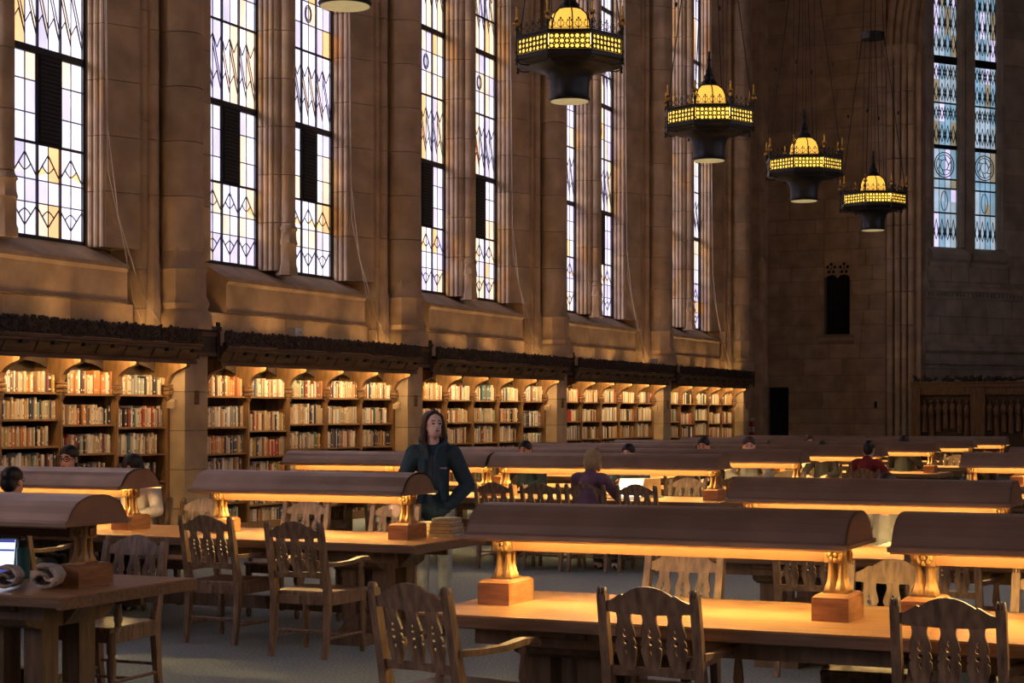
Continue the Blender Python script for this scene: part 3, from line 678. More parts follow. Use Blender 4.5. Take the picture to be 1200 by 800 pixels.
# ================================================================== CHANDELIERS
def oct_ring(r, z, a0=0): return [(r * math.cos(a0 + i * PI / 4), r * math.sin(a0 + i * PI / 4), z) for i in range(8)]
R8 = .82                                                # corner radius of the octagon
def chandelier():
    t = thing('chandelier', 'x', 'chandelier', (0, 0, 0)); ap = R8 * math.cos(PI / 8)
    MB().lathe([(.285, 0), (.30, .03), (.285, .06), (.285, .16), (.295, .28), (.32, .37), (.38, .43), (.50, .465), (.62, .48), (.62, .52), (.0, .52)], 24).build('bowl', 'chandelier_iron', t, True)
    MB().lathe([(.32, .63), (.50, .63), (.50, .66), (.32, .66)], 24).build('hidden_uplight', 'hidden_uplight_glow', t, True)  # unseen from below, added to warm the ceiling and upper walls
    MB().lathe([(0, -.004), (.275, -.004), (.275, .01)], 24).build('diffuser', 'bowl_diffuser', t, True)
    MB().loft([oct_ring(.55, .47), oct_ring(R8 - .02, .53), oct_ring(R8, .55), oct_ring(R8, .60), oct_ring(R8 - .02, .62), oct_ring(.60, .62)]).build('lower_rim', 'chandelier_iron', t)
    MB().loft([oct_ring(R8 - .03, .83), oct_ring(R8 + .005, .84), oct_ring(R8 + .015, .88), oct_ring(R8 - .03, .90), oct_ring(R8 - .10, .90), oct_ring(R8 - .10, .83)]).build('upper_rim', 'chandelier_iron', t)
    ln = 2 * R8 * math.sin(PI / 8); W = ln - .05; H = .21
    hs = []; nx = 8
    for i in range(nx):
        for j in range(3):
            cx = -W / 2 + W * (i + .5) / nx; cz = H * (j + .5) / 3
            hs.append(circ(cx, cz, .030 if (i + j) % 2 else .024, 8))
    for i in range(nx - 1):
        for j in range(2): hs.append(circ(-W / 2 + W * (i + 1) / nx, H * (j + 1) / 3, .0085, 4))
    fret = MB().plate([(-W / 2, 0), (W / 2, 0), (W / 2, H), (-W / 2, H)], hs, lambda u, v, d: (u, d, v), .012).mesh('fret_panel', 'chandelier_iron', fix=False)
    glass = MB().box(-W / 2 - .01, W / 2 + .01, -.004, .004, 0, H).mesh('glass_panel', 'amber_glass')
    cst = MB()                                         # iron flowers standing on the rim
    for i in range(5):
        x = (i - 2) * ln * .2
        cst.tube([(x, 0, 0), (x, 0, .13)], .006, 5)
        for sg in (-1, 1): cst.tube([(x, 0, .02), (x + sg * .045, 0, .05), (x + sg * .05, 0, .085), (x + sg * .03, 0, .09)], .006, 5); cst.ball((x + sg * .025, 0, .115), (.014, .008, .014), 6, 4)
        cst.ball((x, 0, .145), (.014, .010, .02), 6, 4)
    cst.tube([(-ln / 2, 0, .012), (ln / 2, 0, .012)], .006, 5)
    CSTM = cst.mesh('cresting', 'chandelier_iron', fix=False)
    post = MB().tube([(0, 0, -.22), (0, 0, .55)], .014, 6)
    for z in (-.16, -.05, .28, .40): post.ball((0, 0, z), .026, 6, 4)
    post.ball((0, 0, -.22), (.028, .028, .016), 6, 4)
    POSTM = post.mesh('corner_post', 'chandelier_iron', smooth=True)
    fin = MB()
    for sg in (-1, 1): fin.ball((sg * .032, 0, .36), (.024, .016, .032), 6, 4); fin.ball((0, sg * .032, .43), (.016, .024, .03), 6, 4)
    fin.ball((0, 0, .57), (.018, .018, .04), 6, 4); fin.tube([(0, 0, .33), (0, 0, .56)], .0145, 6); fin.tube([(-.03, 0, .36), (.03, 0, .36)], .010, 5); fin.tube([(0, -.03, .43), (0, .03, .43)], .010, 5)
    FINM = fin.mesh('finial', 'gilt', smooth=True)
    scroll = MB().tube([(-.0, 0, .0), (-.06, 0, -.04), (-.16, 0, -.05), (-.24, 0, -.02), (-.28, 0, -.06)], .012, 5).mesh('scroll_bracket', 'chandelier_iron')
    for i in range(8):
        a = i * PI / 4 + PI / 8; rz = a + PI / 2
        link('fret_panel', fret, t, ((ap - .01) * math.cos(a), (ap - .01) * math.sin(a), .62), rot=(0, 0, rz))
        link('glass_panel', glass, t, ((ap - .028) * math.cos(a), (ap - .028) * math.sin(a), .62), rot=(0, 0, rz))
        link('cresting', CSTM, t, ((ap - .02) * math.cos(a), (ap - .02) * math.sin(a), .90), rot=(0, 0, rz))
        c = i * PI / 4
        p = link('corner_post', POSTM, t, (R8 * math.cos(c), R8 * math.sin(c), .70), rot=(0, 0, c)); link('finial', FINM, p)
        link('scroll_bracket', scroll, t, (R8 * math.cos(c), R8 * math.sin(c), .53), rot=(0, 0, c))
    MB().lathe([(.30, .86), (.31, 1.0), (.29, 1.15), (.25, 1.25), (.17, 1.32), (.05, 1.34)], 12).build('dome', 'amber_dome', t, True)
    rb_ = MB()
    for i in range(6):
        a = i * PI / 3
        rb_.tube([(r * math.cos(a), r * math.sin(a), z) for r, z in ((.31, .86), (.32, 1.0), (.30, 1.15), (.26, 1.25), (.18, 1.33), (.06, 1.36))], .011, 5)
    rb_.build('dome_rib', 'chandelier_iron', t)
    MB().lathe([(.16, 1.32), (.14, 1.40), (.09, 1.45), (.10, 1.50), (.06, 1.56), (.07, 1.60), (.035, 1.66), (.03, 1.78), (.045, 1.80), (.02, 1.83), (.02, 1.95)], 10).build('cap_finial', 'chandelier_iron', t, True)
    for i in range(4):
        a = i * PI / 2
        MB().tube([(R8 * .97 * math.cos(a), R8 * .97 * math.sin(a), .9), (.28 * math.cos(a), .28 * math.sin(a), 4.70)], .010, 5).ball((.62 * math.cos(a), .62 * math.sin(a), 2.85), (.03, .03, .05), 6, 4).build('hanging_rod', 'chandelier_iron', t)
        MB().tube([(.26 * math.cos(a + .4), .26 * math.sin(a + .4), 1.30), (.20 * math.cos(a + .4), .20 * math.sin(a + .4), 4.70)], .006, 5).build('hanging_rod', 'chandelier_iron', t)
        MB().tube([(.25 * math.cos(a), .25 * math.sin(a), 4.85), (.10 * math.cos(a), .10 * math.sin(a), 10.9)], .008, 5).build('hanging_rod', 'chandelier_iron', t)
    MB().lathe([(.25, 4.70), (.28, 4.70), (.28, 4.86), (.25, 4.86)], 20).build('collar_ring', 'chandelier_iron', t, True)
    MB().lathe([(.18, 10.85), (.18, 10.98)], 12).build('ceiling_plate', 'chandelier_iron', t)
    return t
ch = chandelier()
for i, (y, z, lab) in enumerate(((16.9, 6.22, 'iron chandelier whose round bowl hangs before the second window pair'), (23.40, 6.22, 'octagonal iron and amber glass chandelier hanging before the third window pair'), (29.9, 6.22, 'octagonal iron and amber glass chandelier hanging in front of the last windows'),
                                (36.4, 6.22, 'octagonal iron and amber glass chandelier before the end wall, beside the buttress'), (42.9, 6.22, 'octagonal iron and amber glass chandelier furthest along, above the traceried niche'))):
    o = ch if i == 0 else copy_tree(ch)
    o.location = (4.4, y, z); o['label'] = lab; o['group'] = 'chandeliers in a row above the tables'
# ================================================================== TABLES
TZ = .76
def table(length, name='reading_table'):
    t = thing(name, 'x', 'table'); h = length / 2; d = .60
    MB().box(-h + .01, h - .01, -d + .01, d - .01, TZ - .03, TZ).build('tabletop', 'oak_top', t)
    MB().run_x([(-d, TZ - .008), (-d, TZ - .055), (-d + .03, TZ - .065), (-d + .06, TZ - .065), (-d + .06, TZ - .03), (-d + .012, TZ - .03), (-d + .012, TZ - .008)], -h, h).run_x([(d, TZ - .008), (d, TZ - .055), (d - .03, TZ - .065), (d - .06, TZ - .065), (d - .06, TZ - .03), (d - .012, TZ - .03), (d - .012, TZ - .008)], -h, h) \
        .box(-h - .003, -h + .03, -d - .002, d + .002, TZ - .066, TZ - .007).box(h - .03, h + .003, -d - .002, d + .002, TZ - .066, TZ - .007).build('edge_moulding', 'oak_edge', t)
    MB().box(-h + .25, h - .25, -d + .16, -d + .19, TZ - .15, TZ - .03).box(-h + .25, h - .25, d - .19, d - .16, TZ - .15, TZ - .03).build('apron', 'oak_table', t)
    for sx in (-1, 1):
        px = sx * (h - .62)
        p = MB()
        for qx in (-.13, .13):
            for qy in (-.16, .16): p.box(px + qx - .06, px + qx + .06, qy - .07, qy + .07, .14, TZ - .17)
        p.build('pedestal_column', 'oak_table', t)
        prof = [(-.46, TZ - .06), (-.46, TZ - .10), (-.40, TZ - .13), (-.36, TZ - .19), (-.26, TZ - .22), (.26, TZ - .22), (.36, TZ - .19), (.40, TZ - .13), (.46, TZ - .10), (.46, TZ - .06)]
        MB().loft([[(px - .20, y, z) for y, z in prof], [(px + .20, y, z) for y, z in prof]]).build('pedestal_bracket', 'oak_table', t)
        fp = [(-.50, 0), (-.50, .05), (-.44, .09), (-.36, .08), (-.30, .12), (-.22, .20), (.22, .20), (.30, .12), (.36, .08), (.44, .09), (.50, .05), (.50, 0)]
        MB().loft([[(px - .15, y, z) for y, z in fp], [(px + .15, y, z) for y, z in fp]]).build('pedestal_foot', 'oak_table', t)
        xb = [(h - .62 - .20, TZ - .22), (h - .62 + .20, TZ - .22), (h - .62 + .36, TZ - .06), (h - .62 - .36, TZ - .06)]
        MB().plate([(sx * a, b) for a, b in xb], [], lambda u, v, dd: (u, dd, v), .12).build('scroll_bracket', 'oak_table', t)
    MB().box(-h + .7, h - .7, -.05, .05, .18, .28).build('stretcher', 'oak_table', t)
    return t
def lamp(length, nposts=2, lit=True):
    t = thing('reading_lamp', 'x', 'lamp'); h = length / 2
    half = [(.285, .335), (.285, .352), (.272, .362), (.258, .366), (.235, .405), (.205, .440), (.165, .468), (.095, .492), (.045, .498)]
    outer = [(-y, z) for y, z in half] + [(y, z) for y, z in reversed(half)]
    inner = [(y * .96, z - .010) for y, z in outer]
    ring = lambda x: [(x, y, z) for y, z in outer] + [(x, y, z) for y, z in reversed(inner)]
    b = MB().loft([ring(-h), ring(h)])
    for x in (-h, h - .008): b.loft([[(x, y, z) for y, z in outer], [(x + .008, y, z) for y, z in outer]])
    b.build('shade', 'bronze', t)
    rm = MB().box(-h - .008, h + .008, -.295, -.278, .335, .356).box(-h - .008, h + .008, .278, .295, .335, .356).box(-h - .010, -h + .004, -.295, .295, .335, .356).box(h - .004, h + .010, -.295, .295, .335, .356)
    rm.build('shade_rim', 'bronze', t)
    MB().box(-h + .10, h - .10, -.035, .035, .262, .330).build('beam', 'beam_brass', t)
    for i in range(nposts):
        x = (-h + .10) + (2 * h - .20) * i / (nposts - 1)
        ps = MB()
        for a in range(4):
            qx, qy = (.024 * (1 if a % 2 else -1)), (.024 * (1 if a < 2 else -1))
            ps.lathe([(.034, .128), (.034, .142), (.026, .160), (.019, .185), (.016, .215), (.016, .262)], 8, (x + qx, qy, 0))
        ps.box(x - .056, x + .056, -.056, .056, .120, .132)
        ps.build('post', 'brass', t, True)
        bo = MB().box(x - .052, x + .052, -.048, .048, .258, .332)
        for a in range(8): bo.ball((x + .028 * math.cos(a * PI / 4), -.05, .295 + .024 * math.sin(a * PI / 4)), .014, 6, 4)
        bo.ball((x, -.055, .295), .013, 6, 4); bo.ball((x + .056, 0, .295), (.014, .03, .03), 6, 4); bo.ball((x - .056, 0, .295), (.014, .03, .03), 6, 4)
        bo.build('boss', 'brass', t, True)
        MB().box(x - .085, x + .085, -.15, .15, 0, .10).loft([[(x + sx, sy, z) for sx, sy in ((-q, -q * 1.8), (q, -q * 1.8), (q, q * 1.8), (-q, q * 1.8))] for q, z in ((.083, .10), (.083, .108), (.070, .120))]).build('base', 'lamp_base_wood', t)
    for sy in (-1, 1):
        MB().box(-h + .12, h - .12, sy * .13 - .012, sy * .13 + .012, .368, .39).build('light_tube', 'tube_glow' if lit else 'tube_off', t)
    return t
PT = {}
def put_table(cx, cy, length, label):
    key = ('t', length)
    o = table(length) if key not in PT else copy_tree(PT[key])
    PT.setdefault(key, o); o.location = (cx, cy, 0); tag(o, label, 'table', 'long reading tables'); return o
def put_lamp(cx, cy, length, nposts, label, lit=True):
    key = ('l', length, nposts, lit)
    o = lamp(length, nposts, lit) if key not in PT else copy_tree(PT[key])
    PT.setdefault(key, o); o.location = (cx, cy, TZ); tag(o, label, 'lamp', 'long shaded reading lamps'); return o
# near rows
put_table(12.35, 7.95, 4.2, 'long oak reading table in the foreground with two lit lamps')
put_lamp(11.30, 7.95, 1.88, 2, 'lit bronze lamp spanning the foreground table, end nearest the aisle')
put_lamp(13.38, 7.95, 1.88, 2, 'lit bronze lamp on the foreground table, end away from the aisle')
put_table(5.35, 7.80, 5.9, 'dark oak table carrying the laptop and rolled scarf')
put_lamp(7.12, 7.80, 1.90, 2, 'unlit bronze lamp above the laptop, bottle and rolled scarf', False)
put_lamp(4.9, 7.80, 1.90, 2, 'unlit bronze lamp at the wall end of the table with the laptop', False)
put_table(5.7, 11.70, 5.2, 'oak reading table in front of the standing woman')
put_lamp(7.09, 11.70, 1.87, 2, 'lit bronze lamp just in front of the standing woman')
put_lamp(4.47, 11.75, 1.95, 2, 'lit bronze lamp in front of the man in glasses')
put_table(12.35, 11.90, 4.2, 'oak reading table just behind the foreground table')
put_lamp(11.41, 11.90, 1.90, 2, 'lit bronze lamp on the table just behind the foreground one')
LROWS = [(18.35, 8.43, 'table of the blonde reader'), (21.3, 8.55, 'table behind the blonde reader'), (24.9, 8.75, 'table of the reader in red'), (28.3, 8.85, 'table beyond the reader in red'),
         (31.8, 8.85, 'next to last table by the end wall'), (35.2, 8.9, 'last table before the end wall')]
for y, xr, nm in LROWS:
    put_table(xr - 2.85, y, 5.7, 'long oak ' + nm)
    put_lamp(xr - .12 - 1.36, y, 2.72, 2, 'lit bronze lamp, aisle end, ' + nm)
    put_lamp(xr - .12 - 1.36 - 2.755, y, 2.72, 3, 'lit bronze lamp, window end, ' + nm)
for y, nm in ((20.6, 'right-hand table beside the far aisle'), (24.1, 'second right-hand table beside the far aisle')):
    put_table(12.5, y, 4.2, 'long oak ' + nm)
    put_lamp(11.45, y, 1.90, 2, 'lit bronze lamp on the ' + nm)

# ================================================================== CHAIRS
def back_y(z): return -.245 - max(0, z - .46) * .215
def chair():
    t = thing('armchair', 'x', 'chair')
    wd = 'chair_wood'
    seat = [(-.23, -.235), (.23, -.235), (.265, .20), (.255, .255), (-.255, .255), (-.265, .20)]
    b = MB().loft([[(x, y, .432) for x, y in seat], [(x * 1.01, y, .452) for x, y in seat], [(x * .98, y * .97, .462) for x, y in seat]]); b.build('seat', wd, t)
    MB().box(-.225, .225, .195, .225, .37, .432).box(-.215, .215, -.245, -.22, .37, .432).build('seat_rail', wd, t)
    for sx in (-1, 1):
        MB().bar([(sx * .222, -.22, .40), (sx * .245, .21, .40)], .025, .064).build('seat_rail', wd, t)
        pp = [(sx * .215, -.29, 0), (sx * .215, -.262, .15), (sx * .215, -.245, .36), (sx * .215, -.245, .47), (sx * .214, back_y(.6), .60), (sx * .212, back_y(.92), .92)]
        MB().bar(pp, [.032, .036, .042, .044, .042, .040], [.04, .045, .055, .058, .046, .040]).build('back_post', wd, t)
        e = MB()
        for q in (-1, 0, 1): e.ball((sx * .212 + q * .0135, back_y(.93) - .004, .928), (.0085, .020, .024), 6, 4)
        e.build('post_ear', wd, t, True)
        MB().lathe([(.016, 0), (.022, .02), (.026, .05), (.018, .08), (.024, .10), (.018, .12), (.027, .20), (.030, .26), (.020, .29), (.028, .31), (.028, .37), (.030, .44), (.022, .46)], 10, (sx * .235, .21, 0)).build('front_leg', wd, t, True)
        MB().lathe([(.026, .455), (.018, .475), (.026, .50), (.022, .54), (.016, .60), (.024, .62), (.024, .645)], 10, (sx * .248, .165, 0)).build('arm_support', wd, t, True)
        ar = MB().bar([(sx * .222, -.285, .655), (sx * .240, -.15, .650), (sx * .258, 0, .655), (sx * .268, .12, .672), (sx * .270, .20, .672), (sx * .270, .235, .650)], [.035, .04, .048, .055, .058, .05], [.03, .028, .028, .03, .03, .02]); ar.build('arm', wd, t)
        MB().tube([(sx * .216, -.258, .14), (sx * .235, .21, .14)], .011, 6).build('stretcher', wd, t)
    MB().tube([(-.226, .02, .14), (.226, .02, .14)], .011, 6).build('stretcher', wd, t)
    MB().tube([(-.216, -.255, .19), (.216, -.255, .19)], .010, 6).build('stretcher', wd, t)
    top = [(-.195, .888), (-.175, .892), (-.155, .902), (-.135, .916), (-.122, .922), (-.112, .917), (-.104, .924), (-.07, .944), (-.035, .955), (0, .958)]
    bot = [(-.195, .842), (-.12, .836), (0, .832)]
    out = top + [(-x, z) for x, z in reversed(top[:-1])] + [(-x, z) for x, z in bot[:-1]] + list(reversed(bot))
    out = top + [(-x, z) for x, z in reversed(top[:-1])] + [(.195, .842), (.12, .836), (0, .832), (-.12, .836), (-.195, .842)]
    MB().plate(out, [], lambda u, v, d: (u, back_y(v) + d - .012 * (1 - (u / .195) ** 2), v), .022).build('crest_rail', wd, t)
    MB().plate([(-.198, .60), (.198, .60), (.198, .555), (0, .562), (-.198, .555)], [], lambda u, v, d: (u, back_y(v) + d, v), .020).build('back_rail', wd, t)
    hw = [(.840, .034), (.815, .030), (.80, .031), (.77, .040), (.745, .046), (.735, .043), (.728, .036), (.715, .044), (.70, .046), (.692, .037), (.682, .046), (.66, .046), (.63, .038), (.60, .033), (.585, .034)]
    sp = [(w_, z) for z, w_ in hw] + [(-w_, z) for z, w_ in reversed(hw)]
    hs = [circ(0, .742, .011, 8), circ(0, .710, .011, 8), circ(0, .672, .007, 4, .020), circ(0, .768, .006, 4, .014)]
    me = MB().plate(sp, hs, lambda u, v, d: (u, back_y(v) + d, v), .016).mesh('splat', wd, fix=False)
    for x in (-.116, 0, .116): link('splat', me, t, (x, -.006, 0))
    return t
ch0 = chair(); CH = [0]
def put_chair(x, y, deg, label, group):
    o = ch0 if CH[0] == 0 else copy_tree(ch0); CH[0] += 1
    o.location = (x, y, 0); o.rotation_euler = (0, 0, math.radians(deg)); tag(o, label, 'chair', group); return o
W = 'wooden armchair '
g = 'armchairs at the foreground table'
put_chair(10.58, 7.17, -13, W + 'with pierced splats at the aisle corner of the foreground table, turned outward', g)
put_chair(11.52, 7.45, 0, W + 'with pierced splats drawn squarely up to the middle of the foreground table', g)
put_chair(12.78, 7.52, 0, 'dark wooden armchair drawn up to the foreground table under its second lamp', g)
put_chair(10.98, 8.78, 176, W + 'facing the foreground table behind its first lamp', g)
put_chair(12.20, 8.60, 183, W + 'facing the foreground table behind the gap between its lamps', g)
put_chair(13.02, 8.50, 180, W + 'facing the foreground table behind its second lamp', g)
g = 'armchairs at the table behind the foreground one'
for x, lab in ((11.2, 'seen between the posts of the first foreground lamp, back towards us'), (12.05, 'seen past the first post of the second foreground lamp'), (13.1, 'seen beneath the second foreground lamp, back towards us')): put_chair(x, 11.30, 0, W + lab, g)
put_chair(11.3, 12.75, 180, W + 'under the reader in grey behind the foreground lamps', g)
g = 'armchairs at the table before the standing woman'
put_chair(6.72, 11.15, 0, W + 'tucked close to the table before the standing woman, back towards us', g)
put_chair(7.70, 10.78, 0, W + 'pulled out onto the open carpet before the standing woman', g)
put_chair(5.0, 10.95, 0, W + 'under the black-haired reader seen from behind', g)
for x, lab in ((5.18, 'standing empty right beside the reader in the white sweater'), (6.25, 'facing the table under the lamp before the standing woman'), (7.12, 'with the standing woman resting her hand on its back')):
    put_chair(x, 12.68, 180, W + lab, g)
put_chair(3.80, 12.75, 180, W + 'under the man in glasses', g); put_chair(4.58, 12.72, 180, W + 'under the reader in the white sweater', g)
g = 'armchairs at the laptop table'
put_chair(7.55, 8.50, 180, W + 'facing the dark table with the scarf and laptop', g)
put_chair(6.05, 7.15, 0, W + 'on the near side of the dark laptop table', g)
g = 'armchairs at the table of the blonde reader'
for x, lab in ((6.02, 'two places left of the blonde reader, back towards us'), (6.55, 'directly left of the blonde reader, back towards us'), (7.62, 'directly right of the blonde reader, back towards us')): put_chair(x, 17.66 + (x - 6) * .1, 0, W + lab, g)
put_chair(7.08, 17.70, 0, W + 'under the blonde reader in purple', g)
for x, lab in ((3.6, 'opposite the reader in pink, nearer the bookcases'), (4.6, 'opposite the reader in pink, nearer the standing woman')): put_chair(x, 17.7, 0, W + lab, g)
for x, lab in ((5.42, 'under the dark-haired reader beside the standing woman'), (6.74, 'under the reader in blue facing the blonde reader'), (7.47, 'empty, facing us across the table beside the reader in blue')): put_chair(x, 19.30, 180, W + lab, g)
put_chair(4.0, 19.3, 180, W + 'under the reader in pink', g)
for (y, xr, nm), xs, xf in zip(LROWS[1:], ((7.9, 7.2), (8.58, 7.1), (7.8,), (7.7,), (7.7,)), ((7.9, 7.35, 6.75), (8.2, 7.5, 6.4), (8.0, 6.4), (8.2,), (8.2,))):
    g = 'armchairs at the ' + nm; pl = ('nearest the aisle', 'one from the aisle', 'two from the aisle')
    for q, x in enumerate(xs): put_chair(x, y - .75, 0, W + 'turned from us, ' + pl[q] + ', ' + nm, g)
    for q, x in enumerate(xf): put_chair(x, y + .85, 180, W + 'facing us, ' + pl[q] + ', ' + nm, g)
put_chair(11.6, 19.9, 0, W + 'with its back to us at the right-hand table beside the far aisle', 'armchairs beside the far aisle')

# ================================================================== PEOPLE
def capsule(b, p, r0, q, r1, n=10):
    p, q = Vector(p), Vector(q); d = q - p; L = d.length
    k0 = len(b.v); rings = [(-r0, .05)]
    prof = [(r0 * math.sin(a), -r0 * math.cos(a)) for a in (.15, .6, 1.1)] + [(r0, 0), (r1, L)] + [(r1 * math.cos(a), L + r1 * math.sin(a)) for a in (.5, 1.0, 1.42)]
    b.lathe(prof, n); m = Vector((0, 0, 1)).rotation_difference(d.normalized()).to_matrix().to_4x4() if L > 1e-6 else Matrix()
    b.xf(Matrix.Translation(p) @ m, k0)
def shell(parts, vox, smooth_it=4):                     # one continuous surface from limbs and ellipsoids
    b = MB()
    for p in parts:
        if p[0] == 'c': capsule(b, *p[1:])
        else:
            k0 = len(b.v); b.ball((0, 0, 0), p[2], 14, 9)
            m = Matrix.Translation(Vector(p[1]))
            if len(p) > 3: m = m @ Matrix.Rotation(p[3][0], 4, 'X') @ Matrix.Rotation(p[3][1], 4, 'Y') @ Matrix.Rotation(p[3][2], 4, 'Z')
            b.xf(m, k0)
    me = b.mesh('tmp', 'skin'); o = bpy.data.objects.new('tmp', me); COL.objects.link(o)
    r = o.modifiers.new('r', 'REMESH'); r.mode = 'VOXEL'; r.voxel_size = vox; r.use_smooth_shade = True
    s_ = o.modifiers.new('s', 'SMOOTH'); s_.iterations = smooth_it; s_.factor = .5
    bpy.context.view_layer.update(); dg = bpy.context.evaluated_depsgraph_get()
    out = bpy.data.meshes.new_from_object(o.evaluated_get(dg)); out.materials.clear()
    bpy.data.objects.remove(o); return out
def dress(name, me, m, parent, share=True):
    if share: me = me.copy()
    me.materials.clear(); me.materials.append(M[m]); return link(name, me, parent)
def hand(w, d, up, curl=.5, side=1):                    # palm and five fingers; w wrist, d pointing direction, up back of the hand
    d = Vector(d).normalized(); up = Vector(up); up = (up - d * up.dot(d)).normalized(); s_ = d.cross(up) * side; w = Vector(w)
    P = [('c', w, .022, w + d * .05, .027), ('c', w + s_ * .018 + d * .03, .017, w + s_ * .028 + d * .075, .014), ('c', w - s_ * .018 + d * .03, .017, w - s_ * .026 + d * .07, .013)]
    for i, (off, L) in enumerate(((.030, .070), (.010, .078), (-.010, .072), (-.029, .056))):
        a = w + d * .078 + s_ * off; dd = (d - up * curl).normalized(); a2 = a + dd * L * .5; d3 = (d - up * curl * 2.6).normalized()
        P += [('c', a, .0095, a2, .0088), ('c', a2, .0088, a2 + d3 * L * .5, .0075)]
    t0 = w + d * .02 + s_ * .022; t1 = t0 + (d * .6 + s_ * .9).normalized() * .045; P += [('c', t0, .013, t1, .010), ('c', t1, .010, t1 + (d - up * .3).normalized() * .032, .0085)]
    return P
def head_parts(c, s_=1.0):                              # faces -y
    x, y, z = c
    return [('e', (x, y + .012, z + .028), (.073 * s_, .092 * s_, .088 * s_)), ('e', (x, y - .018, z - .045), (.056 * s_, .066 * s_, .070 * s_)), ('e', (x, y - .040, z - .088), (.030, .030, .024)),
            ('c', (x, y - .082, z + .012), .009, (x, y - .098, z - .026), .013), ('e', (x, y - .078, z - .060), (.022, .012, .012)),
            ('e', (x - .075, y + .012, z - .010), (.010, .018, .030)), ('e', (x + .075, y + .012, z - .010), (.010, .018, .030)),
            ('c', (x, y + .025, z - .06), .050, (x, y + .038, z - .16), .056)]
def face_bits(parent, c, rot=None, brow='hair_brown'):
    x, y, z = c
    for sx in (-1, 1):
        e = MB().ball((x + sx * .030, y - .083, z + .004), (.013, .006, .0065), 8, 5).build('eye', 'eye', parent, True)
        MB().tube([(x + sx * .014, y - .086, z + .026), (x + sx * .030, y - .086, z + .032), (x + sx * .046, y - .078, z + .026)], .0038, 5).build('eyebrow', brow, parent)
    MB().ball((x, y - .090, z - .060), (.020, .006, .0085), 8, 5).build('mouth', 'lips', parent, True)
# seated reader, origin on the floor under the seat, facing -y
HC = (0, -.09, 1.225)
sit_body = shell(head_parts(HC) + [('c', (0, .03, .52), .13, (0, -.0, .80), .12), ('c', (0, 0, .80), .12, (0, -.02, 1.0), .11), ('c', (-.15, -.01, 1.03), .05, (.15, -.01, 1.03), .05)]
                 + [p for sx in (-1, 1) for p in (('c', (sx * .17, -.01, 1.02), .05, (sx * .25, -.14, .84), .042), ('c', (sx * .25, -.14, .84), .042, (sx * .14, -.36, .81), .03),
                                                  ('c', (sx * .09, .0, .53), .085, (sx * .11, -.40, .52), .06), ('c', (sx * .11, -.40, .52), .06, (sx * .11, -.38, .10), .042), ('c', (sx * .11, -.37, .05), .042, (sx * .12, -.52, .035), .034))]
                 + hand((-.14, -.36, .81), (.3, -1, -.1), (0, 0, 1), .3, -1) + hand((.14, -.36, .81), (-.3, -1, -.1), (0, 0, 1), .3, 1), .009, 3)
sit_top = shell([('c', (0, .03, .55), .155, (0, 0, .82), .145), ('c', (0, 0, .82), .145, (0, -.01, .98), .125), ('c', (-.155, -.005, 1.03), .068, (.155, -.005, 1.03), .068), ('c', (0, .0, 1.0), .10, (0, -.01, 1.07), .075)]
                + [p for sx in (-1, 1) for p in (('c', (sx * .175, -.01, 1.02), .068, (sx * .255, -.14, .85), .058), ('c', (sx * .255, -.14, .85), .058, (sx * .155, -.33, .815), .042))], .012, 3)
sit_legs = shell([('c', (-.09, .03, .54), .13, (.09, .03, .54), .13)] + [p for sx in (-1, 1) for p in (('c', (sx * .09, .0, .54), .10, (sx * .11, -.40, .525), .075), ('c', (sx * .11, -.40, .525), .075, (sx * .11, -.38, .12), .058))], .014, 3)
shoe = MB().ball((0, 0, .045), (.045, .13, .05), 10, 6).mesh('shoe', 'black_rubber', smooth=True)
hair_short = shell([('e', (HC[0], HC[1] + .022, HC[2] + .045), (.083, .100, .088)), ('e', (HC[0], HC[1] + .06, HC[2] - .01), (.076, .062, .075))], .010, 3)
hair_bob = shell([('e', (HC[0], HC[1] + .022, HC[2] + .040), (.094, .108, .092)), ('e', (HC[0], HC[1] + .060, HC[2] - .02), (.096, .070, .095)), ('e', (HC[0] - .074, HC[1] + .02, HC[2] - .04), (.028, .055, .085)), ('e', (HC[0] + .074, HC[1] + .02, HC[2] - .04), (.028, .055, .085))], .010, 3)
def reader(x, y, deg, label, hair='hair_black', top='cloth_black', style=hair_short, skin='skin', s_=1.0, glasses=False, legs='cloth_darkdenim', z=0):
    t = thing('person', label, 'person', (x, y, z), math.radians(deg), 'readers seated at the tables'); t.scale = (s_,) * 3
    dress('body', sit_body, skin, t); dress('top', sit_top, top, t); dress('trousers', sit_legs, legs, t); dress('hair', style, hair, t)
    for sx in (-1, 1): link('shoe', shoe, t, (sx * .115, -.45, 0))
    face_bits(t, HC, brow='hair_black')
    if glasses:
        gl = MB(); X, Y, Z = HC
        for sx in (-1, 1):
            cc = [(X + sx * .034 + .028 * math.cos(a), Y - .094, Z + .004 + .020 * math.sin(a)) for a in [2 * PI * i / 12 for i in range(13)]]
            gl.tube(cc, .0035, 5); gl.tube([(X + sx * .062, Y - .092, Z + .008), (X + sx * .080, Y + .01, Z + .006)], .003, 5)
        gl.tube([(X - .008, Y - .098, Z + .008), (X + .008, Y - .098, Z + .008)], .003, 5); gl.build('glasses', 'dark_plastic', t)
    return t
reader(3.80, 12.95, 12, 'man with short black hair and glasses facing us over a lamp', top='cloth_black', glasses=True, s_=1.05)
reader(4.60, 12.82, 15, 'black-haired reader in a white sweater beside the man in glasses', top='cloth_white', style=hair_bob, s_=1.0)
reader(5.02, 10.62, 180, 'black-haired reader seen from behind beyond the laptop table', top='cloth_black', style=hair_short, s_=.96)
reader(7.10, 17.45, 172, 'blonde reader in a purple sweater seen from behind', 'hair_blonde', 'cloth_purple', hair_bob, 'skin_light', .98)
reader(6.78, 19.55, 0, 'dark-haired reader in blue facing us behind the blonde reader\'s lamp', top='cloth_blue')
